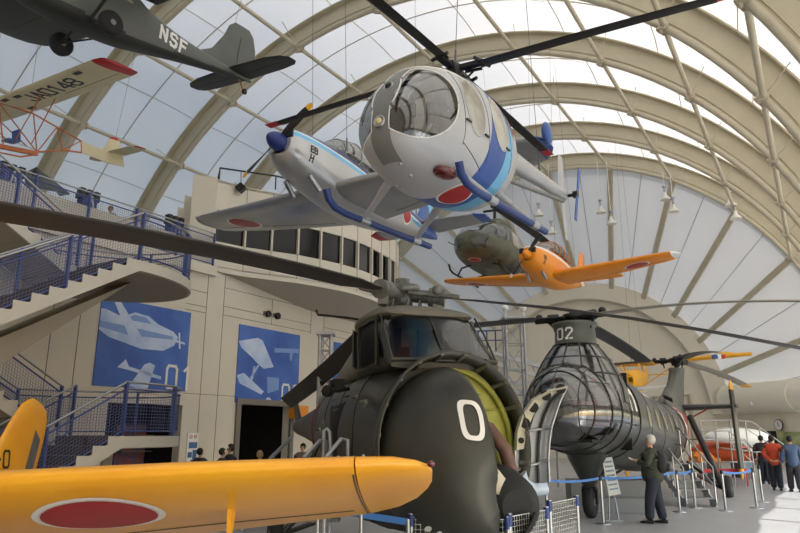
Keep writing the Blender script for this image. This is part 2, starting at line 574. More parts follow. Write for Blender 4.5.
# panel seams on the wall
mb = MB()
sc0, sc1 = wpx(207, 300)[0], wpx(224, 300)[0]
def seam(s0, z0, s1, z1): mb.bar(W(s0, z0, .002), W(s1, z1, .002), .012, .012)
zs = [6.35, 5.75, 5.47]
s272, s311, s324 = wpx(272, 310)[0], wpx(311, 320)[0], wpx(324, 320)[0]
for z in zs:
    seam(sc1, z, s311, z); seam(s324, z, s324 + 8, z)
for s in (sc0, sc1, s311, s324): seam(s, 0 if s != s311 else 5.4, s, 6.8)
seam(s272, 5.45, s272, 6.35)
for z in (6.05, 5.6, 5.42): seam(su1 - .2, z, sc0, z)
for px in (47, 75): 
    s = wpx(px, 360)[0]; seam(s, 0, s, 6.5)
seam(su1, 2.95, sd0, 2.95)
seam(-6, 3.0, -.5, 3.0)
struct('trim_60', mb, 'seam')
# ---------------- control-room drum
DR = [(-5.98, 20.3), (-5.17, 21.06), (-4.37, 21.56), (-3.55, 22.05), (-2.84, 22.66), (-2.15, 23.33), (-1.61, 24.04), (-1.12, 24.9), (-.76, 25.7), (-.43, 26.5), (-.17, 27.2), (-.05, 28.2), (-.05, 29.3), (-.25, 30.4), (-.7, 31.6)]
DR = [V((x, y, 0)) for x, y in DR]
Z = lambda z: V((0, 0, z))
back = [W(17, 0, -.2), W(6.2, 0, -.2)]
mb = MB()
outer = DR + back
def drum_band(mb, z0, z1, inset=0):
    for a, b in zip(DR[:-1], DR[1:]):
        d = (b - a).normalized(); nn = V((d.y, -d.x, 0))
        a2, b2 = a - nn * inset, b - nn * inset
        mb.prism([a2 + Z(z0), b2 + Z(z0), b2 + Z(z1), a2 + Z(z1)], -nn * .15)
drum_band(mb, 6.93, 7.8); drum_band(mb, 8.86, 9.9)
# left return wall with the stepped panels
mb.prism([DR[0] + Z(6.93), DR[0] + Z(9.9), W(5.6, 9.9, -.5), W(5.6, 6.93, -.5)], N_ * .1 - D * .1)
for i in range(len(DR)):
    p = DR[i]
    q = DR[min(i + 1, len(DR) - 1)] - DR[max(i - 1, 0)]; q.normalize(); nn = V((q.y, -q.x, 0))
    mb.bar(p + Z(7.8), p + Z(8.86), .06, .13, up=nn)
# roof + floor slab with soffit sloping to the wall
mb.prism([p + Z(9.8) for p in outer], (0, 0, .08))
struct('wall_control_room', mb, 'cream')
mb = MB()
for i, (a, b) in enumerate(zip(DR[:-1], DR[1:])):
    if i == 0: continue
    seam_p = a; mb.bar(a + Z(6.95), a + Z(7.8), .012, .32, up=(0, 1, 0)) if False else None
for i in range(1, len(DR) - 1):
    q = DR[i + 1] - DR[i - 1]; q.normalize(); nn = V((q.y, -q.x, 0))
    p = DR[i] + nn * .004
    mb.bar(p + Z(6.95), p + Z(7.78), .012, .012, up=nn); mb.bar(p + Z(8.88), p + Z(9.88), .012, .012, up=nn)
struct('trim_61', mb, 'seam')
mb = MB()
lip = [p + Z(6.93) for p in DR]; lip2 = [p + Z(6.8) for p in DR]
n = len(DR)
wl = []
for p in DR:
    s = (p - WP0).dot(D); s2 = max(6.25, min(17, s)); wl.append(W(s2, 6.86 - .62 * min(1, (s2 - 6.2) / 5), 0))
mb.loft([lip, lip2], closed=False, smooth=False)
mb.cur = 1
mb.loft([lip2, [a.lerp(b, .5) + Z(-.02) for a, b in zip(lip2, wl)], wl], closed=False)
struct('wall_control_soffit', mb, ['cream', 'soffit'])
for i in range(len(DR) - 2):
    a, b = DR[i], DR[i + 1]; d = (b - a).normalized(); nn = V((d.y, -d.x, 0))
    w_ = MB(); w_.prism([a + Z(7.8) - nn * .06, b + Z(7.8) - nn * .06, b + Z(8.86) - nn * .06, a + Z(8.86) - nn * .06], -nn * .02)
    struct('window_%d' % (i + 2), w_, 'darkglass')
mb = MB(); mb.prism([p + Z(6.95) for p in outer], (0, 0, .04)); struct('floor_control_room', mb, 'soffit')
for i, (px0, px1, yt) in enumerate(((181, 188, 195), (175, 181.5, 207), (170, 176, 216))):
    a = at(px0, 240, 21 + i * .8); b = at(px1 + 2, 240, 21.2 + i * .8); zt = at(px0, yt, 21 + i * .8).z
    mb = MB(); mb.prism([V((a.x, a.y, 6.9)), V((b.x, b.y, 6.9)), V((b.x, b.y, zt)), V((a.x, a.y, zt))], (0, .15, 0))
    struct('wall_step_%d' % (i + 1), mb, 'cream')
# small wall speakers (pair)
for px in (267, 276.5):
    s, z = wpx(px, 314 if px < 270 else 316)
    t = thing('wall_spotlight', 'round black wall fitting above the blue poster 02, ' + ('left one' if px < 270 else 'right one') + ' of the pair', 'wall light', Matrix.Translation(W(s, z)), 'round wall fittings above the poster')
    mb = MB(); mb.lathe([(0, .11), (.1, .12), (.12, .1), (.08, .05)], W(s, z), N_, 16); mb.build('housing', 'black', t)
    mb = MB(); mb.box(W(s - .16, z, .03), (.06, .06, .14)); mb.build('bracket', 'frame_grey', t)
# ---------------- posters
M['poster_blue'] = mat('poster_blue', (40, 84, 168), .45, noise=.25, nscale=.9, c2=(66, 112, 190))
M['poster_white'] = mat('poster_pale_print', (196, 212, 236), .5, noise=.2, nscale=1.6, c2=(150, 178, 222))
M['poster_mid'] = mat('poster_mid_print', (120, 152, 208), .5)
def poster(name, lab, s0, s1, z0, z1, polys, num, numpos, numsize):
    t = thing(name, lab, 'poster', Matrix.Translation(W((s0 + s1) / 2, z0)))
    mb = MB(); mb.bar(W(s0, (z0 + z1) / 2, .015), W(s1, (z0 + z1) / 2, .015), .03, z1 - z0); mb.build('panel', 'poster_blue', t)
    for nm, mt, lay, pp in polys:
        mb = MB()
        for poly in pp:
            o = .032 + .002 * lay
            mb.prism([W(s0 + (s1 - s0) * x, z0 + (z1 - z0) * y, o) for x, y in poly], N_ * .001)
        mb.build(nm, mt, t)
    mb = MB()
    text(mb, num, numsize, numsize * .12, lambda x, y, h: W(s0 + (s1 - s0) * numpos[0] + x, z0 + (z1 - z0) * numpos[1] + y, .036 + h), adv=6.2)
    tag(mb.build('number', 'white', t), 'white number ' + num)
    return t
p0, _ = wpx(98, 330); p1, _ = wpx(189.3, 330)
ztp, zbp = 5.33, wpx(186, 391.5)[1]
CURVE = lambda cx, cy, rx, ry, a0, a1, n=12: [(cx + rx * cos(a0 + (a1 - a0) * i / n), cy + ry * sin(a0 + (a1 - a0) * i / n)) for i in range(n + 1)]
poster('wall_poster', 'large blue poster numbered 01 with white low-wing aeroplanes', p0, p1, zbp, ztp, [
    ('aeroplane_body', 'poster_white', 0, [[(0, .62), (.1, .55), (.45, .46), (.7, .47), (.82, .55), (.86, .66), (.8, .72), (.62, .78), (.5, .86), (.35, .88), (.22, .8), (.05, .86), (0, .86)]]),
    ('aeroplane_shade', 'poster_mid', 1, [[(0, .72), (.3, .7), (.8, .66), (.8, .62), (.3, .6), (0, .65)], [(.26, .78), (.34, .85), (.47, .84), (.54, .77)]]),
    ('wing', 'poster_white', 2, [[(.1, 1), (.17, 1), (.46, .58), (.3, .6)]]),
    ('propeller', 'poster_white', 1, [[(.86, .72), (.88, .72), (.9, .52), (.88, .52)], [(.8, .64), (.95, .6), (.95, .58), (.8, .6)]]),
    ('small_aeroplane', 'poster_white', 0, [[(.36, .02), (.44, 0), (.56, 0), (.62, .28), (.56, .31), (.5, .28)], [(.22, .22), (.3, .32), (.34, .24), (.7, .16), (.7, .12), (.34, .2)]])],
    '01', (.76, .03), .62)
q0, _ = wpx(238.2, 340); q1, _ = wpx(299.5, 340)
zq0 = wpx(236, 402.5)[1]
poster('wall_poster', 'large blue poster numbered 02 with white biplane, above the dark entrance', q0, q1, zq0, 5.27, [
    ('biplane_wing', 'poster_white', 0, [[(0, .78), (.28, .86), (.36, .84), (.56, .5), (.4, .46), (.3, .52), (.2, .6), (.04, .7)], [(0, .34), (.1, .38), (.42, .16), (.38, .12), (.05, .24)]]),
    ('strut', 'poster_white', 1, [[(.24, .48), (.27, .48), (.24, .3), (.21, .3)], [(.3, .5), (.33, .5), (.22, .32), (.19, .32)]]),
    ('wheel', 'poster_white', 1, [CURVE(.5, .03, .05, .06, 0, pi)]),
    ('fuselage', 'poster_mid', 0, [[(.48, .14), (.66, .2), (.66, .36), (.46, .36)]]),
    ('small_aeroplane', 'poster_mid', 1, [[(.56, .76), (.98, .8), (.98, .74), (.56, .7)], [(.82, .74), (.88, .74), (.86, .62), (.83, .62)]])],
    '02', (.72, .03), .62)
r0, _ = wpx(333, 370); r1, _ = wpx(366, 370)
poster('wall_poster', 'blue poster with pale print, seen behind the raised rotor blade', r0, r1 + 1.5, wpx(345, 396)[1], 5.27, [
    ('aeroplane', 'poster_white', 0, [[(.1, .5), (.5, .62), (.9, .6), (.9, .54), (.5, .5), (.2, .4)], [(0, .14), (.3, .2), (.5, .1), (.2, .05)]])],
    '03', (.74, .03), .62)
# notice panel beside the entrance (px ~190)
s, z = wpx(186, 450); s2, _ = wpx(196.5, 450)
t = thing('notice_panel', 'narrow white notice panel with red prohibition rings and small pictures', 'notice', Matrix.Translation(W(s, z)))
zt, zb = wpx(186, 433)[1], wpx(186, 464)[1]
mb = MB(); mb.bar(W(s, (zt + zb) / 2, .02), W(s2, (zt + zb) / 2, .02), .03, zt - zb); mb.build('board', 'white', t)
M['red_p'] = mat('red_print', (190, 40, 40), .5); M['pict'] = mat('photo_print', (70, 110, 160), .5, noise=.4, nscale=9)
for k in (0, 1):
    c = W(s + (s2 - s) * (.3 + .42 * k), zt - .1, .037)
    mb = MB(); mb.path([c + D * (.05 * cos(2 * pi * i / 16)) + Z(.05 * sin(2 * pi * i / 16)) for i in range(16)], .008, n=5, closed=True)
    mb.bar(c - D * .035 + Z(.035), c + D * .035 - Z(.035), .008, .012); mb.build('prohibition_ring', 'red_p', t)
for (a, b, c_, d_) in ((.15, .95, .3, .5), (.1, .5, .62, .8), (.55, .95, .55, .85)):
    mb = MB(); mb.bar(W(s + (s2 - s) * a, zt - (zt - zb) * (c_ + d_) / 2, .037), W(s + (s2 - s) * b, zt - (zt - zb) * (c_ + d_) / 2, .037), .004, (zt - zb) * (d_ - c_)); mb.build('picture', 'pict', t)
# colourful shop shelf under the landing
M['shop_a'] = mat('souvenir_goods', (150, 80, 60), .6, noise=.7, nscale=9, c2=(60, 90, 140))
sa, _ = wpx(146, 455); sb, _ = wpx(176, 455)
t = thing('souvenir_display', 'colourful souvenir display rack in the dark opening below the stair landing', 'display rack', Matrix.Translation(W(sa, 0, -1.2)))
for k in range(4):
    mb = MB(); mb.bar(W(sa, .4 + k * .45, -1.2), W(sb, .4 + k * .45, -1.2), .3, .03); mb.build('shelf', 'frame_grey', t)
mb = MB(); mb.bar(W(sa, 1.1, -1.4), W(sb, 1.1, -1.4), .04, 1.9); mb.build('back_panel', 'shop_a', t)
# entrance lamps inside
M['lamp'] = mat('lamp_glow', (255, 250, 235), .5, emit=6)
for k, px in enumerate((253.5, 264.5, 268.3)):
    mb = MB(); p = onpl(px, 428.5, WP0 - N_ * 3.9, N_); mb.sphere(p, .035, 8, 6)
    tag(mb.build('spot_lamp', 'lamp'), 'tiny lit spotlight deep inside the dark entrance, ' + ('leftmost', 'middle', 'rightmost')[k] + ' of three', 'spotlight', 'spotlights inside the dark entrance')
# orange sign box at right of the entrance
M['orange_sign'] = mat('orange_sign', (226, 140, 30), .5)
mb = MB(); s, z = wpx(288.5, 412); s2, _ = wpx(298, 412)
mb.bar(W(s, z, .25), W(s2, z, .25), .45, .42)
tag(mb.build('hanging_sign', 'orange_sign'), 'small orange box sign hanging at the right side of the dark entrance', 'sign')

# ---------------- stairs
S0 = V((-5.4, 13.3, 0))
def SP_(s, l, z=0): return S0 + D * s - N_ * l + V((0, 0, z))
FW, GAP = 1.8, .4
LZ = [1.75, 5.3]; MZ = [3.52, 7.0]
RUN = 3.05
M['tread'] = mat('dark_stair_tread', (78, 70, 72), .8)
M['stringer'] = mat('white_stair_stringer', (200, 196, 184), .55, noise=.04, nscale=1)
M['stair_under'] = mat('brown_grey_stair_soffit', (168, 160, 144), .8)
M['mesh_blue'] = mat('blue_wire_mesh', (110, 122, 168), .5)
st = thing('staircase', 'grey and white open staircase with half-round landings and blue mesh railings', 'staircase', Matrix.Translation(SP_(0, 2)))
def landing_outline(off=0):
    c = SP_(0, 2.0); r = 2.0 + off
    return [c + D * ((r + .55) * cos(a)) - N_ * (r * sin(a)) for a in [(-pi / 2) + pi * i / 24 for i in range(25)]]
for zl in LZ:
    o = landing_outline()
    mb = MB(); mb.prism([p + Z(zl - .22) for p in o], (0, 0, .22)); mb.cur = 1
    c = SP_(0, 2.0)
    mb.prism([c + (p - c) * .97 + Z(zl - .235) for p in o], (0, 0, .012)); mb.cur = 2
    mb.prism([c + (p - c) * .985 + Z(zl) for p in o], (0, 0, .01))
    mb.build('landing', ['stringer', 'stair_under', 'tread'], st)
def flight(z0, z1, s0, s1, l0):
    """steps from (s0,z0) to (s1,z1) between laterals l0 and l0+FW"""
    n = 10; mb = MB(); ds = (s1 - s0) / n; dz = (z1 - z0) / n; c = l0 + FW / 2
    for k in range(n):
        a, b = s0 + ds * k, s0 + ds * (k + 1); zt = z0 + dz * (k + 1)
        mb.cur = 0
        mb.prism([SP_(a, l0 + .04, zt - dz), SP_(a, l0 + .04, zt), SP_(b, l0 + .04, zt), SP_(b, l0 + .04, zt - dz)], -N_ * (FW - .08))
        mb.cur = 1   # white toothed side
        for l in (l0 + .02, l0 + FW - .04):
            mb.prism([SP_(a, l, zt - dz - .02), SP_(a, l, zt), SP_(b, l, zt), SP_(b, l, zt - dz * .0 - .02)], -N_ * .025)
    # stringers and soffit
    for l in (l0, l0 + FW - .06):
        mb.prism([SP_(s0, l, z0 - .20), SP_(s0, l, z0 + .02), SP_(s1, l, z1 + .02), SP_(s1, l, z1 - .22)], -N_ * .06)
    mb.cur = 2
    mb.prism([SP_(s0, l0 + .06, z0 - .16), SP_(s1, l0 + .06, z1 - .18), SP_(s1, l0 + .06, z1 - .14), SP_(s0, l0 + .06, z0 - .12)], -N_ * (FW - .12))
    return mb.build('flight', ['tread', 'stringer', 'stair_under'], st)
flight(0, LZ[0], -RUN, 0, 0); flight(LZ[0], MZ[0], 0, -RUN, FW + GAP)
flight(MZ[0], LZ[1], -RUN, 0, 0); flight(LZ[1], MZ[1], 0, -RUN, FW + GAP)
mb = MB()
mb.prism([SP_(-RUN, 0, MZ[0] - .2), SP_(-RUN - 2, 0, MZ[0] - .2), SP_(-RUN - 2, 4, MZ[0] - .2), SP_(-RUN, 4, MZ[0] - .2)], (0, 0, .2)); mb.build('landing', 'stringer', st)
mb = MB()   # tapering concrete support beam under the upper landing
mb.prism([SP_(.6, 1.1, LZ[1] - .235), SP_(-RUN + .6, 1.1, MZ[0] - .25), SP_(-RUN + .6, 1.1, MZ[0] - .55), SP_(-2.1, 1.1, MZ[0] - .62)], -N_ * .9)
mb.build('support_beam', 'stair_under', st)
mb = MB()
mb.tube(SP_(1.1, 2.0, 0), SP_(1.1, 2.0, LZ[0] - .2), .12, n=14); mb.build('column', 'stringer', st)

def mesh_fill(mb, P, Q, h0, h1, n_sp=.065):
    """wire mesh between base points P->Q (sloped) from height h0 to h1"""
    L = (Q - P).length; n = max(2, int(L / n_sp)); r = .0042
    for i in range(n + 1):
        p = P.lerp(Q, i / n); mb.tube(p + Z(h0), p + Z(h1), r, n=3, caps=False)
    m = int((h1 - h0) / n_sp)
    for j in range(m + 1):
        h = h0 + (h1 - h0) * j / m; mb.tube(P + Z(h), Q + Z(h), r, n=3, caps=False)
def rail_run(parent, pts, posts, h=1.05, outer=V((0, 0, 0))):
    """pts: base polyline (3-D), posts: indices that carry posts"""
    mb = MB()
    for a, b in zip(pts[:-1], pts[1:]): mesh_fill(mb, a, b, .1, h - .14)
    mb.build('mesh_panel', 'mesh_blue', parent)
    mb = MB(); mb.path([p + Z(h) for p in pts], .024, n=8); mb.build('handrail', 'chrome', parent)
    mb = MB(); mb.path([p + Z(h - .14) for p in pts], .018, n=6); mb.path([p + Z(.1) for p in pts], .018, n=6); mb.build('frame_rail', 'blue_p', parent)
    for i in posts:
        p = pts[i]; q = pts[min(i + 1, len(pts) - 1)] - pts[max(i - 1, 0)]; q.z = 0
        mb = MB(); mb.bar(p + Z(-.12), p + Z(h), .035, .09, up=q.normalized() if False else q.cross(Z(1)).normalized()); mb.build('post', 'blue_p', parent)
for zl, mz0 in ((LZ[0], 0), (LZ[1], MZ[0])):
    lo = [p + Z(zl) for p in landing_outline(-.05)]
    fl_ = [SP_(-RUN * (1 - k / 4), .05, mz0 + (zl - mz0) * k / 4) for k in range(4)]
    rail_run(st, fl_ + lo, [0, 2, 4, 9, 14, 19, 24])
    # inner rail of the lower flight
    fi = [SP_(-RUN * (1 - k / 4), FW - .05, mz0 + (zl - mz0) * k / 4) for k in range(5)]
    rail_run(st, fi, [0, 2, 4])
    up = [SP_(-RUN * k / 4, FW + GAP + .05, zl + (MZ[LZ.index(zl)] - zl) * k / 4) for k in range(5)]
    rail_run(st, up, [0, 2, 4])
    up = [SP_(-RUN * k / 4, 4 - .05, zl + (MZ[LZ.index(zl)] - zl) * k / 4) for k in range(5)]
    rail_run(st, up, [0, 2, 4])
# ---------------- upper deck: slab, parapet, railing
mb = MB(); mb.prism([W(-8, 6.62, -7), W(6.3, 6.62, -7), W(6.3, 6.62, .12), W(-8, 6.62, .12)], (0, 0, .3)); struct('floor_upper', mb, 'cream')
mb = MB(); mb.bar(W(-8, 7.3, -.3), W(6.2, 7.3, -.3), .1, .85); struct('wall_parapet', mb, 'cream')
rl = thing('deck_railing', 'blue mesh railing along the upper deck edge above the landing', 'railing', Matrix.Translation(W(3, DECK)))
rail_run(rl, [W(-4 + i * 1.45, DECK, .05) for i in range(8)], range(8), h=1.1)
# viewer stands on the deck
M['blue_cloth'] = mat('dark_blue_housing', (36, 50, 110), .6)
def viewer(px, py, o, lab):
    s, z = wpx(px, py, -o)
    mw = Matrix.Translation(W(s, DECK, -o))
    t = thing('deck_viewer', lab, 'binocular viewer', mw, 'twin viewers along the upper deck')
    c = lambda ds, z_, do=0: W(s + ds, DECK + z_, -o + do)
    mb = MB(); mb.bar(c(0, .55), c(0, 1.25), .42, .3, up=N_); mb.build('body', 'blue_cloth', t)
    for ds in (-.2, 0.02, .24):
        mb = MB(); mb.bar(c(ds, 1.25), c(ds, 1.52), .15, .2, up=N_); mb.build('head', 'black', t)
    mb = MB(); mb.bar(c(0, 1.22), c(0, 1.36), .6, .22, up=N_); mb.build('crosspiece', 'black', t)
    for ds in (-.12, .12):
        mb = MB(); mb.tube(c(ds * 2.2, 0, .2), c(0, 1.3, .2), .03); mb.build('leg', 'chrome', t)
viewer(10, 175, .9, 'blue and black viewer stand at the far left end of the upper deck')
viewer(88, 195, .9, 'blue and black viewer stand in the middle of the upper deck')
viewer(174, 222, .7, 'blue and black viewer stand at the right end of the upper deck')
# dark tent-shaped model behind the rail
mb = MB()
a, b, c_, d_ = at(24, 172, 19), at(36, 168, 20), at(66, 192, 19), at(40, 196, 21)
mb._add([at(24, 173, 18), at(36, 167, 19.5), at(70, 194, 18), at(60, 196, 21), at(26, 186, 19)], [(0, 1, 4), (1, 2, 4), (1, 3, 2), (0, 4, 2)])
M['grey_model'] = mat('grey_frame_glass', (110, 112, 114), .5)
tag(mb.build('skylight_model', 'grey_model', solid=.03), 'grey peaked glass canopy showing behind the deck railing at left', 'canopy')
# ================================================================ AIRCRAFT helpers
from mathutils.bvhtree import BVHTree
def Rmat(loc, y, p, r):
    y, p, r = R_(y), R_(p), R_(r)
    cy, sy, cp, sp, cr, sr = cos(y), sin(y), cos(p), sin(p), cos(r), sin(r)
    Rz = Matrix(((cy, -sy, 0), (sy, cy, 0), (0, 0, 1)))
    Ry = Matrix(((cp, 0, -sp), (0, 1, 0), (sp, 0, cp)))
    Rx = Matrix(((1, 0, 0), (0, cr, -sr), (0, sr, cr)))
    m = (Rz @ Ry @ Rx).to_4x4(); m.translation = V(loc)
    return m
def interp(st, x):
    """st: list of tuples sorted by descending x; smooth (Catmull-Rom) interpolation"""
    for i in range(len(st) - 1):
        if st[i][0] >= x >= st[i + 1][0]: break
    a, b = st[i], st[i + 1]
    p = st[i - 1] if i > 0 else a; q = st[i + 2] if i + 2 < len(st) else b
    t = (x - a[0]) / (b[0] - a[0])
    out = []
    for k in range(1, len(a)):
        m0 = (b[k] - p[k]) / ((b[0] - p[0]) or 1) * (b[0] - a[0]); m1 = (q[k] - a[k]) / ((q[0] - a[0]) or 1) * (b[0] - a[0])
        if p is a: m0 = b[k] - a[k]
        t2, t3 = t * t, t * t * t
        out.append((2 * t3 - 3 * t2 + 1) * a[k] + (t3 - 2 * t2 + t) * m0 + (-2 * t3 + 3 * t2) * b[k] + (t3 - t2) * m1)
    return out
def sring(x, w, zb, zt, e=2.0, n=40, yc=0, zmid=None):
    """super-ellipse ring; different radii above and below the widest line"""
    zc = (zb + zt) / 2 if zmid is None else zmid
    out = []
    for i in range(n):
        a = 2 * pi * i / n - pi / 2
        c, s_ = cos(a), sin(a)
        k = 2.0 / e
        yy = w * math.copysign(abs(c) ** k, c)
        zz = math.copysign(abs(s_) ** k, s_) * ((zt - zc) if s_ > 0 else (zc - zb))
        out.append(V((x, yc + yy, zc + zz)))
    return out
def body(mb, st, step=.08, n=40, caps=True):
    """st rows: x, w, zb, zt, e, zmid-fraction"""
    x0, x1 = st[0][0], st[-1][0]
    N = max(6, int((x0 - x1) / step)); rings = []
    for i in range(N + 1):
        x = x0 + (x1 - x0) * i / N
        w, zb, zt, e, f = interp(st, x)
        rings.append(sring(x, max(w, .004), zb, zt, e, n, zmid=zb + (zt - zb) * f))
    mb.loft(rings, caps=caps)
    return rings
def paint(mb, fn):
    for k, f in enumerate(mb.f):
        c = V((0, 0, 0))
        for i in f: c += V(mb.v[i])
        r = fn(c / len(f), mb.m[k])
        if r is not None: mb.m[k] = r
class Surf:
    def __init__(s, *mbs):
        vs = []; fs = []
        for m in mbs:
            o = len(vs); vs += [V(p) for p in m.v]; fs += [[i + o for i in f] for f in m.f]
        s.t = BVHTree.FromPolygons(vs, fs)
    def hit(s, o, d):
        h = s.t.ray_cast(V(o), V(d).normalized(), 30)
        return h[0] if h[0] is not None else None
def decal(mb, surf, c, d, up, outline, off=.006, nr=4):
    """project a star-shaped outline (list of (x,y)) sitting at c onto the surface along d"""
    d = V(d).normalized(); up = V(up); x = d.cross(up).normalized(); u = x.cross(d).normalized(); c = V(c)
    cx = sum(p[0] for p in outline) / len(outline); cy = sum(p[1] for p in outline) / len(outline)
    pts = []
    n = len(outline); last = None
    def pj(a, b):
        nonlocal last
        o = c + x * a + u * b - d * 3
        h = surf.hit(o, d)
        if h is None: h = (c + x * a + u * b + d * ((last - c).dot(d) if last else 0))
        last = h
        return h - d * off
    P0 = pj(cx, cy)
    rings = []
    for k in range(1, nr + 1):
        t = k / nr
        rings.append([pj(cx + (p[0] - cx) * t, cy + (p[1] - cy) * t) for p in outline])
    mb._add([P0] + rings[0], [(0, 1 + i, 1 + (i + 1) % n) for i in range(n)], True)
    if nr > 1: mb.loft(rings, caps=False)
def ell(rx, ry, n=28, cx=0, cy=0, e=2.0):
    k = 2 / e
    return [(cx + rx * math.copysign(abs(cos(2 * pi * i / n)) ** k, cos(2 * pi * i / n)), cy + ry * math.copysign(abs(sin(2 * pi * i / n)) ** k, sin(2 * pi * i / n))) for i in range(n)]
def decal_line(mb, surf, pts, d, r=.01, off=0, n=5, closed=False):
    d = V(d).normalized(); out = []
    for p in pts:
        h = surf.hit(V(p) - d * 3, d)
        if h is not None: out.append(h - d * off)
    if len(out) > 1: mb.path(out, r, n=n, closed=closed)
def placer(surf, c, d, up, off=.005):
    d = V(d).normalized(); up = V(up); x = d.cross(up).normalized(); u = x.cross(d).normalized(); c = V(c)
    def f(a, b, h):
        q = c + x * a + u * b
        r = surf.hit(q - d * 3, d)
        if r is None: r = q
        return r - d * (off + h)
    return f
def roundel(parent, surf, c, d, up, r, white=1.14, off=.008):
    w_ = MB(); decal(w_, surf, c, d, up, ell(r * white, r * white), off); w_.build('roundel_border', 'white', parent, world=False)
    w_ = MB(); decal(w_, surf, c, d, up, ell(r, r), off + .006); w_.build('roundel', 'hino', parent, world=False)
def airfoil(n=10, t=.12):
    """closed loop (x/c from 0 LE, z/c)"""
    up, lo = [], []
    for i in range(n + 1):
        x = .5 - .5 * cos(pi * i / n)
        y = 5 * t * (.2969 * math.sqrt(x) - .126 * x - .3516 * x * x + .2843 * x ** 3 - .1036 * x ** 4)
        up.append((x, y * 1.15)); lo.append((x, -y * .85))
    return up + lo[-2:0:-1]
def wing(mb, secs, n=10, axis='y'):
    """secs: (span, x_le, chord, z, t/c, twist deg)"""
    rings = []
    for s_ in secs:
        y, xl, c, z, t = s_[:5]; tw = R_(s_[5]) if len(s_) > 5 else 0
        ring = []
        for fx, fz in airfoil(n, t):
            dx, dz = -fx * c, fz * c
            px, pz = dx * cos(tw) + dz * sin(tw) * 0, dz + dx * sin(tw)
            if axis == 'y': ring.append(V((xl + px, y, z + pz)))
            else: ring.append(V((xl + dx, z + dz, y)))
        rings.append(ring)
    mb.loft(rings)
    return mb
def blade(mb, hub, az, r0, r1, chord, z, droop, thick=.12, cone=0, seg=10, twist=8, root=.04, tipmat=None, tiplen=.35, pitch=8):
    """rotor blade in local frame"""
    d = V((cos(az), sin(az), 0)); c = V((-sin(az), cos(az), 0))
    rings = []; zs = []
    ts = [i / seg for i in range(seg + 1)]
    for t in ts:
        r = r0 + (r1 - r0) * t
        p = V(hub) + d * r + V((0, 0, z + cone * r - droop * (r / r1) ** 2))
        tw = R_(pitch - twist * t)
        ring = []
        for fx, fz in airfoil(6, thick):
            a = (fx - .3) * chord; b = fz * chord
            ring.append(p + c * (a * cos(tw)) + V((0, 0, 1)) * (b - a * sin(tw)))
        rings.append(ring)
    mb.loft(rings)
def prop(parent, hub, r, n=2, ang=0, wid=.16, hubr=.12, tip='yellow', ax='x', bladem='prop_black', spin='spinner_blue', splen=.32, tiplab=None):
    """propeller turning about local x at hub"""
    hub = V(hub)
    for k in range(n):
        a = ang + 2 * pi * k / n
        d = V((0, cos(a), sin(a))); c = V((0, -sin(a), cos(a)))
        def ring(q, w_, tw):
            out = []
            cc = (c * cos(tw) + V((1, 0, 0)) * sin(tw)); tt = (V((1, 0, 0)) * cos(tw) - c * sin(tw))
            for i in range(12):
                g = 2 * pi * i / 12
                out.append(hub + d * q + cc * (w_ * cos(g)) + tt * (.14 * w_ * sin(g)))
            return out
        mb = MB(); prof = [(.1, .04, 1.1), (.25, .06, .9), (.5, wid * .5, .6), (.72, wid * .5, .4), (.86, wid * .44, .3)]
        mb.loft([ring(r * q, w_, t) for q, w_, t in prof]); b_ = mb.build('blade', bladem, parent, world=False)
        mb = MB(); mb.loft([ring(r * q, w_, t) for q, w_, t in [(.86, wid * .44, .3), (.94, wid * .4, .25), (1, wid * .2, .22)]]); mb.build('blade_tip', tip, parent, world=False)
    mb = MB(); mb.lathe([(-.12, hubr), (0, hubr * 1.02), (splen * .4, hubr * .85), (splen * .75, hubr * .5), (splen, .01)], hub, (1, 0, 0), 18)
    mb.build('spinner', spin, parent, world=False)
def wheel(parent, c, r, wdt, axis=(0, 1, 0), name='wheel'):
    mb = MB(); h = wdt / 2
    mb.lathe([(-h, r * .62), (-h * 1.0, r * .82), (-h * .7, r * .95), (0, r), (h * .7, r * .95), (h, r * .82), (h, r * .62)], c, axis, 24)
    o = mb.build(name, 'rubber', parent, world=False)
    mb = MB(); mb.lathe([(-h * 1.02, r * .2), (-h * .8, r * .55), (-h * .8, r * .62), (h * .8, r * .62), (h * .8, r * .55), (h * 1.02, r * .2)], c, axis, 20)
    mb.build('wheel_hub', 'wheelgrey', o, world=False)
    return o
def cable(name, a, top, lab):
    mb = MB(); mb.tube(a, top, .012, n=5); o = mb.build(name, 'steel_wire', None)
    return o
def hang(t, pts, lab=None):
    """thin suspension cables going up to the vault, parts of the hung machine; pts local"""
    mw = PM[t.name]
    for p in pts:
        q = mw @ V(p)
        # straight up to the inner arch surface
        u = q.x * CT - q.y * ST; w_ = q.x * ST + q.y * CT
        zt = ZC + math.sqrt(max(1, RI ** 2 - (u - UC) ** 2))
        k = round((w_ - W0) / DW); wn = W0 + k * DW
        up = H(u, w_ + (wn - w_) * .5, zt)
        mb = MB(); mb.tube(q, up, .006, n=5, caps=False)
        mb.tube(q, q.lerp(up, .03), .018, n=6)
        mb.build('suspension_cable', 'steel_wire', t)

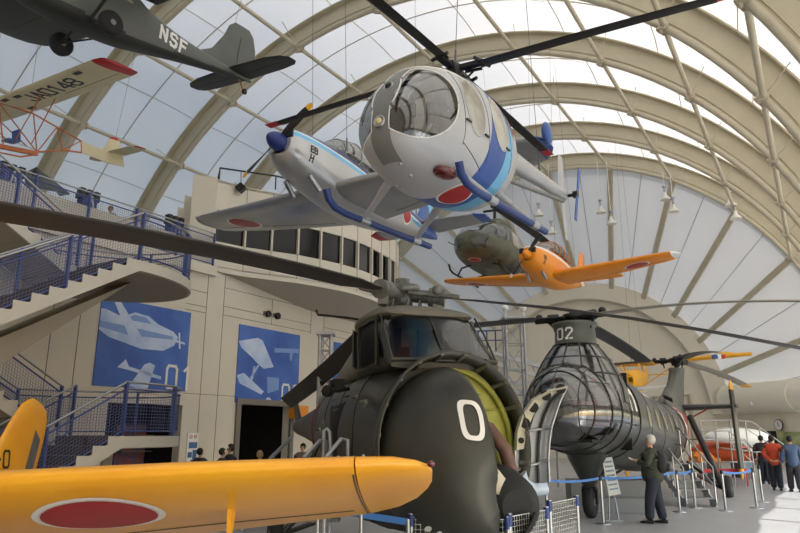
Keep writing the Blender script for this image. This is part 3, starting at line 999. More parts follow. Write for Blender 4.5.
M['hino'] = mat('roundel_red', (168, 40, 42), .5, noise=.15, nscale=2)
M['steel_wire'] = mat('steel_wire', (96, 96, 94), .5, metal=.3)
M['prop_black'] = mat('propeller_black', (24, 24, 26), .45)
M['yellow'] = mat('yellow_paint', (232, 170, 30), .45)
M['spinner_blue'] = mat('blue_spinner', (30, 50, 120), .4)
M['wheelgrey'] = mat('wheel_hub_grey', (120, 122, 122), .45, metal=.3)
M['red'] = mat('red_paint', (184, 34, 40), .45)
M['plexi'] = glass_mat('plexiglass', (.50, .50, .48), .12, .08, .4)
M['silver'] = mat('silver_paint', (186, 188, 190), .36, metal=.3, noise=.10, nscale=1.5)
M['heli_blue'] = mat('mid_blue_paint', (52, 88, 158), .35)
M['heli_lblue'] = mat('light_blue_paint', (112, 184, 224), .4)
M['skid_blue'] = mat('skid_blue', (34, 58, 118), .4)
M['rotor_black'] = mat('rotor_black', (22, 21, 21), .5)

def ramp_mat(name, coef, stops, lo, hi, rough=.38, metal=0, noise=0):
    """paint scheme: hard-edged bands across dot(coef, object position)"""
    m = mat(name, (128, 128, 128), rough, metal)
    nt = m.node_tree; b = nt.nodes['Principled BSDF']
    tc = nt.nodes.new('ShaderNodeTexCoord'); dt = nt.nodes.new('ShaderNodeVectorMath'); dt.operation = 'DOT_PRODUCT'
    dt.inputs[1].default_value = coef
    mr = nt.nodes.new('ShaderNodeMapRange'); mr.inputs['From Min'].default_value = lo; mr.inputs['From Max'].default_value = hi
    cr = nt.nodes.new('ShaderNodeValToRGB'); cr.color_ramp.interpolation = 'CONSTANT'
    el = cr.color_ramp.elements
    while len(el) < len(stops): el.new(.5)
    for e, (p, c) in zip(el, stops):
        e.position = max(0, (p - lo) / (hi - lo)); e.color = srgb(*c)
    nt.links.new(tc.outputs['Object'], dt.inputs[0]); nt.links.new(dt.outputs['Value'], mr.inputs['Value'])
    nt.links.new(mr.outputs['Result'], cr.inputs['Fac']); nt.links.new(cr.outputs['Color'], b.inputs['Base Color'])
    return m
SIL = (186, 188, 190)
M['oh_skin'] = ramp_mat('light_helicopter_paint', (1, 0, .28), [(-3, SIL), (-.20, (112, 184, 224)), (.12, (48, 86, 160)), (.66, SIL)], -3, 3, .36, .25)
M['t34_skin'] = ramp_mat('trainer_silver_paint', (-.018, 0, 1), [(-2, SIL), (.07, (112, 184, 224)), (.20, (235, 235, 232)), (.245, (40, 62, 120)), (.42, SIL)], -2, 2, .28, .6)
M['km2_skin'] = ramp_mat('trainer_orange_paint', (-.04, 0, 1), [(-2, (236, 146, 22)), (.2, (236, 232, 222)), (.37, (236, 146, 22))], -2, 2, .4)

# ---------------------------------------------------------------- light helicopter
def light_heli():
    mw = Rmat((.80, 9.346, 4.80), -123.86, -1.41, -2.57)
    t = thing('light_helicopter', 'silver and blue egg-shaped light helicopter on skids hanging nose-on from the roof', 'helicopter', mw)
    st = [(1.95, .02, .86, .94, 2, .5), (1.9, .26, .64, 1.18, 2, .5), (1.76, .47, .50, 1.48, 2, .48), (1.5, .64, .38, 1.78, 2, .45), (1.15, .75, .30, 2.02, 2.1, .42), (.75, .79, .26, 2.16, 2.1, .40), (.3, .80, .25, 2.24, 2.1, .40),
          (-.2, .78, .28, 2.26, 2.1, .40), (-.6, .71, .38, 2.22, 2.05, .42), (-1.0, .58, .58, 2.14, 2, .48), (-1.35, .42, .86, 2.04, 2, .5), (-1.65, .27, 1.2, 1.94, 2, .5), (-1.95, .19, 1.42, 1.86, 2, .5)]
    b = MB(); body(b, st, .02, 120)
    sf = Surf(b)
    def strip(c): return abs(c.y) < .13 and c.x > 1.40
    def glassy(c):
        if strip(c) and c.z < 1.9: return False
        if c.x > .95 and c.z < 1.86:
            return (V((c.x, abs(c.y), c.z)) - V((1.72, .42, 1.30))).length < .62
        if c.z >= 1.9 and .5 < c.x < 1.4 and abs(c.y) > .03: return True
        return False
    def fn(c, m):
        if glassy(c): return 1
        return 0
    paint(b, fn)
    M['grey_mid'] = mat('mid_grey_paint', (118, 120, 118), .42)
    b.build('fuselage', ['oh_skin', 'plexi', 'heli_blue', 'heli_lblue', 'grey_mid'], t, world=False)
    # interior
    i_ = MB()
    i_.box((.75, 0, .72), (1.3, 1.0, .06)); i_.box((.12, 0, 1.2), (.08, 1.3, 1.1)); i_.build('cabin_floor', 'black', t, world=False)
    for y in (-.33, .33):
        s1 = MB(); s1.box((.62, y, 1.0), (.5, .42, .12)); s1.box((.36, y, 1.35), (.12, .42, .7)); s1.box((.34, y, 1.78), (.1, .24, .2))
        s1.build('seat', 'seat_dark', t, world=False, bevel=.03)
        s2 = MB(); s2.path([(1.45, y * 1.1, .78), (1.25, y * 1.05, 1.05), (1.05, y, 1.1)], .015); s2.build('control_stick', 'white', t, world=False)
    s3 = MB(); s3.box((1.3, 0, 1.0), (.22, .32, .4)); s3.box((1.35, 0, 1.22), (.2, .42, .2)); s3.build('instrument_panel', 'black', t, world=False, bevel=.02)
    s3 = MB(); s3.box((1.40, .27, 1.12), (.03, .16, .5)); s3.build('window_post', 'white', t, world=False)
    # frames around the glazing
    fr = MB()
    for sg in (-1, 1):
        ring = [(2.0 + .8 * cos(a) * 0, 0, 0) for a in range(1)]
        pts = []
        prev = None
        for k in range(72):
            a = 2 * pi * k / 72; dd = V((0, sg * cos(a), sin(a)))
            # walk out over the hull to where the bubble outline lies
            lo_, hi_ = 0.0, 1.1; C0 = V((1.72, sg * .42, 1.30))
            for q in range(14):
                mid = (lo_ + hi_) / 2; h = sf.hit(V((3, 0, 0)) + V((0, C0.y, C0.z)) + dd * mid, (-1, 0, 0))
                if h is not None and (h - C0).length < .62: lo_ = mid
                else: hi_ = mid
            h = sf.hit(V((3, C0.y, C0.z)) + dd * lo_, (-1, 0, 0))
            if h is not None and h.z < 1.88 and abs(h.y) > .135: pts.append(h + V((.004, 0, 0)))
            elif h is not None and h.z < 1.88:
                h2 = sf.hit((3, sg * .135, h.z), (-1, 0, 0))
                if h2: pts.append(h2)
        pts2 = [pts[0]]
        for p in pts[1:]:
            if (p - pts2[-1]).length < .25: pts2.append(p)
            else:
                fr.path(pts2, .011, n=5) if len(pts2) > 2 else None; pts2 = [p]
        if len(pts2) > 2: fr.path(pts2, .011, n=5)
    for z in (1.87,):
        out = []
        for k in range(25):
            y = -.62 + 1.24 * k / 24
            h = sf.hit((4, y, z), (-1, 0, 0))
            if h is not None: out.append(h)
        fr.path(out, .02, n=5)
    fr.build('window_frame', 'white', t, world=False)
    for sg in (-1, 1):
        for (cx, cz, rx, rz, e) in ((.76, 1.42, .24, .44, 2.3), (-.02, 1.45, .26, .42, 2.6)):
            d_ = MB(); decal(d_, sf, (cx, sg * .8, cz), (0, -sg, 0), (0, 0, 1), ell(rx, rz, 32, e=e), .004, 5); w_ = d_.build('side_window', 'plexi_side', t, world=False)
            d_ = MB(); x = V((1, 0, 0)); decal_line(d_, sf, [V((cx + rx * 1.03 * cos(2 * pi * k / 40), sg * .8, cz + rz * 1.03 * sin(2 * pi * k / 40))) for k in range(40)], (0, -sg, 0), .012, n=5, closed=True); d_.build('window_seal', 'silver', w_, world=False)
        d_ = MB(); decal_line(d_, sf, [V((1.06, sg * .8, .75 + 1.2 * k / 12)) for k in range(13)], (0, -sg, 0), .006); decal_line(d_, sf, [V((.42, sg * .8, .7 + 1.3 * k / 12)) for k in range(13)], (0, -sg, 0), .006)
        decal_line(d_, sf, [V((-.4, sg * .8, .8 + 1.1 * k / 12)) for k in range(13)], (0, -sg, 0), .006)
        decal_line(d_, sf, [V((1.06 - .6 * k / 10, sg * .8, .78 - .2 * k / 10)) for k in range(11)], (0, -sg, 0), .007); d_.build('door_seam', 'seam', t, world=False)
        for hx, hz in ((.52, 1.05), (1.0, 1.1), (-.2, 1.1)):
            h = sf.hit((hx, sg * 3, hz), (0, -sg, 0))
            if h: 
                d_ = MB(); d_.bar(h + V((-.06, sg * .015, 0)), h + V((.06, sg * .015, 0)), .02, .025); d_.build('door_handle', 'black', t, world=False)
    # clean-edged nose strip laid over the hull
    rows = []
    for k in range(40):
        z = .44 + 1.46 * k / 39; row = []
        for j in range(9):
            h = sf.hit((4, -.15 + .30 * j / 8, z), (-1, 0, 0))
            row.append((h if h is not None else V((1.2, -.15 + .30 * j / 8, z))) + V((.006, 0, -.003)))
        rows.append(row)
    d_ = MB(); d_.loft(rows, closed=False); d_.build('nose_strip', 'grey_mid', t, world=False)
    # nose strip details
    for z, r, m_ in ((1.46, .075, 'black'), (.90, .085, 'lampglass')):
        h = sf.hit((4, 0, z), (-1, 0, 0))
        d_ = MB(); d_.lathe([(-.02, r), (.015, r), (.02, r * .82), (.0, r * .7)], h, (1, 0, .2), 18); d_.cur = 1; d_.sphere(h, r * .6, 10, 6); d_.build('nose_lamp' if z < 1 else 'air_vent', ['chrome', m_], t, world=False)
    # belly marks and lamps
    roundel(t, sf, (.45, .27, 0), (0, 0, 1), (1, 0, 0), .24)
    for sg in (-1, 1): roundel(t, sf, (-.72, sg * .7, 1.72), (0, -sg, 0), (0, 0, 1), .19)
    h = sf.hit((1.05, .80, -1), (0, -.25, 1))
    d_ = MB(); d_.sphere(h, .2, 18, 10, sc=(1.1, .72, .4)); d_.build('beacon_lens', 'red_lens', t, world=False)
    for x_, y_ in ((1.6, .1), (1.35, .1), (1.1, -.3)):
        h = sf.hit((x_, y_, -1), (0, 0, 1)); d_ = MB(); d_.sphere(h, .03, 8, 6); d_.build('drain_plug', 'chrome', t, world=False)
    # boom, tail
    d_ = MB(); body(d_, [(-1.6, .24, 1.35, 1.88, 2, .5), (-2.2, .17, 1.5, 1.86, 2, .5), (-4.75, .10, 1.66, 1.88, 2, .5)], .2, 24); d_.build('tail_boom', 'silver', t, world=False)
    d_ = MB(); wing(d_, [(1.75, -4.35, .46, 0, .1), (2.6, -4.42, .26, 0, .1)], axis='z'); d_.build('upper_fin', 'silver', t, world=False)
    d_ = MB(); wing(d_, [(1.72, -4.45, .34, 0, .1), (.82, -4.75, .2, 0, .1)], axis='z'); d_.build('lower_fin', 'silver', t, world=False)
    d_ = MB(); d_.tube((-4.7, .02, 1.75), (-4.7, .3, 1.75), .035); d_.box((-4.7, .26, 1.75), (.12, .1, .12)); d_.build('tail_rotor_hub', 'black', t, world=False)
    for a in (R_(75), R_(255)):
        d_ = MB(); d_.T = Matrix.Translation((-4.7, .3, 1.75)) @ Matrix.Rotation(a, 4, 'Y')
        d_.prism([(.06, -.01, -.05), (.62, -.01, -.06), (.62, -.01, .06), (.06, -.01, .05)], (0, .02, 0)); d_.build('tail_rotor_blade', 'heli_blue', t, world=False)
    # thin braces at the tail
    d_ = MB(); d_.tube((-1.7, .1, 1.2), (-4.6, .02, 1.62), .045, n=8); d_.build('tail_brace', 'grey_mid', t, world=False)
    # skids
    for sg in (-1, 1):
        y = sg * 1.03
        d_ = MB(); d_.path([(1.72, y, .24), (1.66, y, .11), (1.52, y, .03), (1.3, y, 0), (0, y, 0), (-1.0, y, 0)], .052, n=12); d_.build('skid', 'skid_blue', t, world=False)
        for x_ in (.85, -.55):
            d_ = MB(); a, c_ = V((x_, y, .02)), V((x_ + .12, sg * .38, .62)); d_.tube(a, a.lerp(c_, .55), .042, .05, n=12); d_.tube(a.lerp(c_, .5), c_, .062, .075, n=12); d_.build('skid_strut', 'alum', t, world=False)
            d_ = MB(); d_.tube(V((x_ - .1, y, .0)), V((x_ + .1, y, .0)), .062, n=10); d_.build('skid_clamp', 'alum', t, world=False)
    # rotor
    d_ = MB(); d_.lathe([(-.5, .12), (-.1, .07), (0, .11), (.08, .13), (.16, .1), (.2, .04)], (0, 0, 2.42), (0, 0, 1), 18)
    for k in range(4):
        a = -1.573 - k * pi / 2; dd = V((cos(a), sin(a), 0)); cc = V((-sin(a), cos(a), 0))
        d_.bar(V((0, 0, 2.52)), V((0, 0, 2.50)) + dd * .5, .12, .06); d_.bar(V((0, 0, 2.46)) + dd * .15 + cc * .06, V((0, 0, 2.46)) + dd * .42 + cc * .1, .03, .04); d_.tube(V((0, 0, 2.36)) + dd * .14 + cc * .1, V((0, 0, 2.5)) + dd * .3 + cc * .12, .018, n=6)
        d_.tube(V((0, 0, 2.52)) + dd * .42 - cc * .16, V((0, 0, 2.5)) + dd * .52 + cc * .16, .03, n=8)
    d_.build('rotor_hub', 'rotor_black', t, world=False)
    for k in range(4):
        a = -1.573 - k * pi / 2
        d_ = MB(); blade(d_, (0, 0, 0), a, .4, 3.72, .19, 2.51, .06, .11, seg=8); bl = d_.build('rotor_blade', 'rotor_black', t, world=False)
        d_ = MB(); blade(d_, (0, 0, 0), a, 3.72, 4.02, .19, 2.51, .06, .11, seg=2, pitch=.6, twist=.6); d_.build('red_tip', 'red', bl, world=False)
    hang(t, [(0, 0, 2.6), (-3.4, 0, 1.85)])
M['seat_dark'] = mat('dark_seat_fabric', (46, 42, 38), .8)
M['plexi_side'] = mat('side_plexiglass', (176, 172, 158), .12, spec=.6, noise=.3, nscale=3)
M['lampglass'] = mat('lamp_glass', (220, 200, 150), .15, spec=.8)
M['red_lens'] = mat('dark_red_lens', (96, 14, 18), .12, spec=.7, coat=.5)
light_heli()

# ---------------------------------------------------------------- low-wing trainers
def trainer(name, lab, mw, pal, scheme):
    """pal: fus, wing, tail"""
    t = thing(name, lab, 'aeroplane', mw)
    st = [(2.2, .30, -.30, .30, 2, .5), (2.1, .40, -.40, .38, 2.1, .5), (1.8, .49, -.55, .45, 2.2, .5), (1.3, .55, -.66, .52, 2.3, .5), (.8, .58, -.74, .58, 2.3, .5), (0, .60, -.80, .62, 2.3, .5), (-1, .56, -.78, .62, 2.3, .5),
          (-2, .46, -.62, .58, 2.2, .5), (-3, .34, -.38, .53, 2, .5), (-4, .23, -.12, .48, 2, .5), (-5, .11, .10, .42, 2, .5), (-5.35, .03, .2, .36, 2, .5)]
    b = MB(); body(b, st, .07, 56); sf = Surf(b)
    paint(b, lambda c, m: 1 if (scheme == 'silver' and c.x < -4.1) else 0)
    b.build('fuselage', ['t34_skin' if scheme == 'silver' else 'km2_skin', 'heli_blue' if scheme == 'silver' else 'orange'], t, world=False)
    # canopy
    cst = [(.85, .12, .5, .6, 2, .2), (.4, .42, .45, .92, 2.2, .2), (-.3, .48, .45, 1.14, 2.2, .2), (-1.2, .47, .45, 1.14, 2.2, .2), (-2.0, .38, .45, .95, 2, .2), (-2.6, .12, .5, .64, 2, .2)]
    c_ = MB(); body(c_, cst, .12, 32); c_.build('canopy', 'plexi', t, world=False)
    c_ = MB()
    for x in (.35, -.3, -.95, -1.6, -2.0):
        w_, zb, zt, e, f = interp(cst, x); c_.path(sring(x, w_ + .01, zb, zt + .01, e, 28, zmid=zb + (zt - zb) * f), .016, n=5, closed=True)
    c_.build('canopy_frame', pal[0], t, world=False)
    c_ = MB()
    for y in (-.22, .22):
        for x in (-.3, -1.3): c_.box((x, y, .55), (.12, .34, .6))
    c_.build('seat', 'seat_dark', t, world=False)
    wsf = []
    for sg in (-1, 1):
        w_ = MB(); secs = [(sg * .3, .82, 2.45, -.50, .15), (sg * 1.6, .60, 2.15, -.38, .15), (sg * 3.2, .28, 1.75, -.20, .14), (sg * 4.55, .02, 1.35, -.04, .12), (sg * 4.85, -.1, 1.1, -.01, .12), (sg * 5.0, -.35, .55, .01, .1)]
        wing(w_, secs); wsf.append(Surf(w_)); w_.build('wing', pal[1], t, world=False)
        roundel(t, wsf[-1], (-.55, sg * 3.45, -2), (0, 0, 1), (1, 0, 0), .42)
        l_ = MB()   # aileron and flap gap lines, on the underside
        for (xa, ya, xb, yb) in ((-.95, 2.9, -.92, 4.5), (-1.25, .9, -.98, 2.8), (-1.0, 2.85, -1.5, 2.85)):
            decal_line(l_, wsf[-1], [V((xa + (xb - xa) * k / 8, sg * (ya + (yb - ya) * k / 8), -2)) for k in range(9)], (0, 0, 1), .009)
        l_.build('aileron_gap', 'seam', t, world=False)
        w_ = MB(); wing(w_, [(sg * 4.78, -.0, 1.25, -.02, .13), (sg * 4.98, -.28, .7, .0, .12), (sg * 5.06, -.5, .3, .01, .1)]) ; w_.build('wing_tip', 'white' if scheme == 'orange' and sg > 0 else 'heli_blue' if scheme == 'silver' and sg > 0 else pal[1], t, world=False)
        if scheme == 'silver' and sg > 0:
            w_ = MB(); w_.sphere((-.3, 5.08, .10), .25, 20, 12, sc=(1, .4, 1)); w_.build('wing_tip_fairing', 'heli_blue', t, world=False)
        w_ = MB(); wing(w_, [(sg * .1, -4.15, 1.15, .40, .09), (sg * 1.6, -4.4, .85, .42, .09), (sg * 1.9, -4.6, .5, .42, .08)]); w_.build('tailplane', pal[2], t, world=False)
        if scheme == 'silver':
            w_ = MB(); wing(w_, [(sg * 1.62, -4.38, .87, .42, .1), (sg * 1.93, -4.58, .55, .42, .09)]); w_.build('tailplane_tip', 'heli_blue' if sg > 0 else 'red', t, world=False)
        # exhausts
        w_ = MB(); w_.tube((1.55, sg * .32, -.56), (1.2, sg * .36, -.80), .06, n=12); w_.build('exhaust_pipe', 'chrome', t, world=False)
    w_ = MB(); wing(w_, [(.35, -3.9, 1.4, 0, .09), (1.0, -4.35, 1.05, 0, .09), (1.75, -4.75, .7, 0, .08)], axis='z'); w_.build('fin', pal[3], t, world=False)
    if scheme == 'silver':
        w_ = MB(); wing(w_, [(.7, -4.4, .98, 0, .1), (1.15, -4.5, .93, 0, .1)], axis='z'); paint(w_, lambda c, m: 0); w_.build('fin_band', 'heli_lblue', t, world=False)
    # cowl intakes and stencils
    for sg in (-1, 1):
        i_ = MB(); i_.box((2.19, sg * .24, .18), (.06, .2, .22)); i_.build('cooling_intake', 'black', t, world=False, bevel=.03)
    i_ = MB(); i_.box((2.14, 0, -.2), (.12, .3, .07)); i_.box((2.14, 0, -.02), (.12, .08, .08)); i_.build('oil_intake', 'black', t, world=False)
    for sg in (-1, 1): roundel(t, sf, (-2.75, sg * .6, .12), (0, -sg, 0), (0, 0, 1), .3)
    i_ = MB()
    for k in range(2):
        pf = placer(sf, (1.75 - .02 * k, .6, -.12 - .2 * k), (0, -1, 0), (0, 0, 1)); text(i_, 'E8' if k == 0 else 'H', .14, .03, pf)
    i_.build('stencil', 'black', t, world=False)
    hang(t, [(.4, .5, .5), (.4, -.5, .5), (-4, 0, .5)])
    return t
M['sil_wing'] = mat('silver_wing_skin', (164, 166, 168), .33, metal=.6, noise=.22, nscale=1.2)
M['orange'] = mat('orange_yellow_paint', (236, 146, 22), .42, noise=.12, nscale=1, c2=(222, 126, 24))
T34 = Rmat((-1.49, 14.956, 7.71), 240.59, 3.09, 1.2)
tr = trainer('training_aeroplane', 'silver low-wing aeroplane with blue spinner and blue side stripe, hanging behind the light helicopter', T34, ('silver', 'sil_wing', 'sil_wing', 'heli_blue'), 'silver')
prop(tr, (2.3, 0, 0), 1.1, 2, R_(36), .17, .2, 'yellow')
KM2 = Rmat((6.079, 26.425, 8.484), -121.8, .19, -.47)
tr = trainer('training_aeroplane', 'orange-yellow low-wing aeroplane with white side flash hanging in the middle of the hall', KM2, ('orange', 'orange', 'orange', 'orange'), 'orange')
M['tip_rw'] = mat('red_white_tip', (226, 220, 214), .5)
prop(tr, (2.3, 0, 0), 1.1, 2, R_(50), .17, .16, 'tip_rw', spin='orange')
# ---------------------------------------------------------------- dark grey high-wing liaison plane (top left)
M['dk_grey'] = mat('dark_grey_green_paint', (92, 96, 92), .5, noise=.12, nscale=1.2)
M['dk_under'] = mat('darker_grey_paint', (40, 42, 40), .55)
def liaison():
    t = thing('liaison_aeroplane', 'dark grey high-wing aeroplane with white letters NSF and two fixed wheels, hanging top left', 'aeroplane', Rmat((-8.445, 15.643, 11.878), -123.33, -3.89, -4.63))
    st = [(1.9, .32, .55, 1.25, 2.4, .5), (1.6, .45, .42, 1.42, 2.6, .5), (1.0, .50, .36, 1.55, 3, .5), (.4, .52, .34, 1.95, 3.4, .45), (-.4, .52, .36, 2.08, 3.4, .45), (-1.1, .50, .42, 2.02, 3.2, .45), (-1.8, .42, .55, 1.72, 3, .5), (-3, .30, .78, 1.5, 2.8, .5), (-4.3, .18, .98, 1.42, 2.4, .5), (-5.4, .08, 1.15, 1.38, 2, .5), (-5.95, .03, 1.22, 1.3, 2, .5)]
    b = MB(); body(b, st, .06, 48); sf = Surf(b)
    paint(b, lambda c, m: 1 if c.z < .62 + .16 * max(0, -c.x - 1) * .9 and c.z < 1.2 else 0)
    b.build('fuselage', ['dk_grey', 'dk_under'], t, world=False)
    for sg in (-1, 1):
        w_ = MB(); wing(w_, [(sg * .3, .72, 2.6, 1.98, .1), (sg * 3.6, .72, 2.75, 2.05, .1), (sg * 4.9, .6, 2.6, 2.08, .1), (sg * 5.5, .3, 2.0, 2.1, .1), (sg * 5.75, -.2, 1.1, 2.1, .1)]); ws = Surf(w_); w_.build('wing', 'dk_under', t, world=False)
        l_ = MB()
        for (xa, ya, xb, yb) in ((-.45, 3.0, -.42, 5.0), (-.5, .7, -.45, 2.9)): decal_line(l_, ws, [V((xa + (xb - xa) * k / 8, sg * (ya + (yb - ya) * k / 8), 0)) for k in range(9)], (0, 0, 1), .012)
        l_.build('aileron_gap', 'seam', t, world=False)
        w_ = MB(); w_.tube((.15, sg * .48, .55), (.1, sg * 2.7, 2.1), .045, n=8); w_.build('wing_strut', 'dk_under', t, world=False)
        w_ = MB(); w_.tube((.1, sg * .4, .5), (.05, sg * 1.05, .3), .04, n=8); w_.tube((-.5, sg * .4, .5), (.02, sg * 1.02, .3), .025, n=6); w_.build('gear_leg', 'dk_under', t, world=False)
        wheel(t, (.0, sg * 1.15, .3), .33, .24)
        w_ = MB(); wing(w_, [(sg * .05, -4.85, 1.05, 1.33, .09), (sg * 1.6, -4.95, .95, 1.35, .09), (sg * 2.15, -5.1, .72, 1.35, .08), (sg * 2.35, -5.3, .35, 1.35, .08)]); ws = Surf(w_); w_.build('tailplane', 'dk_under', t, world=False)
        l_ = MB(); decal_line(l_, ws, [V((-5.45, sg * (.1 + 2.1 * k / 8), 0)) for k in range(9)], (0, 0, 1), .01); l_.build('elevator_gap', 'black', t, world=False)
        l_ = MB(); decal(l_, sf, (-.55, sg * .52, 1.72), (0, -sg, 0), (0, 0, 1), [(-.55, -.2), (.45, -.2), (.5, .18), (-.3, .2)], .006, 4); l_.build('cabin_window', 'plexi_side', t, world=False)
        l_ = MB(); decal(l_, sf, (.45, sg * .52, 1.62), (0, -sg, 0), (0, 0, 1), [(-.3, -.2), (.4, -.2), (.2, .2), (-.3, .22)], .006, 4); l_.build('cabin_window', 'plexi_side', t, world=False)
    l_ = MB(); text(l_, 'NSF', .38, .085, placer(sf, (-2.0, .6, 1.02), (0, -1, 0), (-.10, 0, 1)), adv=7.0); l_.build('lettering', 'white', t, world=False)
    w_ = MB(); wing(w_, [(1.3, -3.4, 2.5, 0, .05), (1.75, -4.2, 1.85, 0, .06), (2.4, -4.65, 1.42, 0, .07), (2.85, -4.85, 1.1, 0, .07), (3.05, -5.1, .65, 0, .06)], axis='z'); w_.build('fin', 'dk_grey', t, world=False)
    w_ = MB(); w_.path([(-5.2, .07, 1.45), (-5.25, .07, 2.0), (-5.35, .06, 2.6)], .008, n=4); w_.path([(-5.2, -.07, 1.45), (-5.35, -.06, 2.6)], .008, n=4); w_.build('rudder_gap', 'black', t, world=False)
    w_ = MB(); w_.tube((-5.4, 0, 1.2), (-5.65, 0, .85), .03, n=6); w_.build('tail_strut', 'brass', t, world=False); wheel(t, (-5.7, 0, .82), .1, .08, name='tail_wheel')
    w_ = MB(); w_.tube((1.9, 0, .9), (1.95, 0, .9), .3, n=18); w_.build('engine_cowl', 'black', t, world=False)
    prop(t, (2.0, 0, .9), 1.1, 2, R_(20), .15, .13, 'yellow', spin='dk_under')
    for k in range(4):
        w_ = MB(); w_.tube((1.5, .5 - .0 * k, .6 + .18 * k), (1.6, .62, .6 + .18 * k), .05, n=8); w_.build('cylinder_head', 'dk_under', t, world=False)
    hang(t, [(.3, .5, 2.1), (.3, -.5, 2.1), (-4.8, 0, 1.5)])
M['brass'] = mat('bare_brass', (150, 120, 70), .4, metal=.6)
liaison()

# ---------------------------------------------------------------- cream glider
M['cream_fab'] = mat('cream_doped_fabric', (216, 206, 170), .6, noise=.06, nscale=2)
M['or_tube'] = mat('orange_brown_tube', (196, 112, 62), .5)
def glider():
    t = thing('glider', 'cream open-frame glider marked JA0148 with red wing tips and orange tube fuselage', 'glider', Rmat((-13.111, 21.218, 10.964), -117.46, -9.13, .33))
    for sg in (-1, 1):
        w_ = MB(); wing(w_, [(sg * .04, .95, 1.5, 1.9, .11), (sg * 4.9, .95, 1.5, 1.95, .11)]); ws = Surf(w_); wo = w_.build('wing', 'cream_fab', t, world=False)
        w_ = MB(); wing(w_, [(sg * 4.9, .95, 1.5, 1.95, .112), (sg * 5.2, .88, 1.4, 1.955, .11), (sg * 5.28, .75, 1.2, 1.955, .08)]); w_.build('wing_tip', 'red', t, world=False)
        l_ = MB(); decal_line(l_, ws, [V((-.12, sg * (2.2 + 2.6 * k / 8), 0)) for k in range(9)], (0, 0, 1), .01)
        l_.build('aileron_gap', 'seam', t, world=False)
        w_ = MB(); w_.tube((.3, sg * .12, .55), (.3, sg * 1.6, 1.88), .02, n=6); w_.tube((-.3, sg * .12, .6), (-.2, sg * 1.6, 1.88), .02, n=6); w_.build('wing_strut', 'or_tube', t, world=False)
        if sg > 0:
            l_ = MB()
            f = placer(ws, (-.27, 1.95, 0), (0, 0, 1), (1, 0, 0))
            text(l_, 'JA0148', .56, .09, placer(ws, (.08, 1.0, 0), (0, 0, 1), (1, .0, 0)), adv=5.3); l_.build('registration', 'black', t, world=False)
            for (y, x) in ((.35, .75), (.35, -.2), (4.0, .75), (.95, .7)):
                l_ = MB(); l_.box((x, y, 1.84), (.16, .28, .02)); l_.build('fitting_patch', 'black', t, world=False)
        w_ = MB(); wing(w_, [(sg * .05, -3.55, .85, 1.1, .07), (sg * 1.1, -3.62, .8, 1.1, .07), (sg * 1.3, -3.75, .55, 1.1, .06)]); w_.build('tailplane', 'cream_fab', t, world=False)
        w_ = MB(); wing(w_, [(sg * 1.28, -3.72, .6, 1.1, .08), (sg * 1.36, -3.82, .42, 1.1, .07)]); w_.build('tailplane_tip', 'red', t, world=False)
    w_ = MB()
    T = [(.75, 0, 1.86), (-.5, 0, 1.8), (-2.4, 0, 1.25)]; Bt = [(1.5, 0, .35), (.6, 0, .35), (-.6, 0, .42), (-1.6, 0, .72), (-2.4, 0, .8)]
    for a, b in zip(T[:-1], T[1:]): w_.tube(a, b, .03, n=6)
    for a, b in zip(Bt[:-1], Bt[1:]): w_.tube(a, b, .035, n=6)
    for a, b in ((T[0], Bt[1]), (T[0], Bt[2]), (T[1], Bt[2]), ((-1.4, 0, 1.54), Bt[2]), ((-1.4, 0, 1.54), Bt[3]), (T[2], Bt[3]), (T[2], Bt[4])): w_.tube(a, b, .022, n=6)
    w_.build('truss_frame', 'or_tube', t, world=False)
    w_ = MB(); w_.bar((1.7, 0, .3), (-.6, 0, .36), .14, .14); w_.path([(1.9, 0, .42), (1.6, 0, .18), (1.2, 0, .1), (0, 0, .12), (-.5, 0, .3)], .03); w_.build('keel_skid', 'or_tube', t, world=False)
    w_ = MB(); w_.box((.35, 0, .6), (.4, .4, .05)); w_.box((.15, 0, .8), (.05, .4, .45)); w_.build('seat', 'heli_blue', t, world=False)
    w_ = MB(); w_.prism([(-2.4, -.02, .8), (-2.4, -.02, 1.25), (-3.6, -.02, 1.1), (-4.3, -.02, 1.1), (-4.35, -.02, .62), (-3.6, -.02, .62)], (0, .04, 0)); w_.build('rear_fuselage', 'cream_fab', t, world=False)
    w_ = MB(); wing(w_, [(1.05, -3.3, .9, 0, .05), (1.55, -3.6, .6, 0, .05), (1.72, -3.75, .4, 0, .05)], axis='z'); w_.build('fin', 'cream_fab', t, world=False)
    w_ = MB(); wing(w_, [(1.66, -3.66, .5, 0, .08), (1.76, -3.8, .3, 0, .08)], axis='z'); w_.build('fin_tip', 'red', t, world=False)
    hang(t, [(.4, 1.2, 1.95), (.4, -1.2, 1.95), (-3.8, 0, 1.1)])
glider()

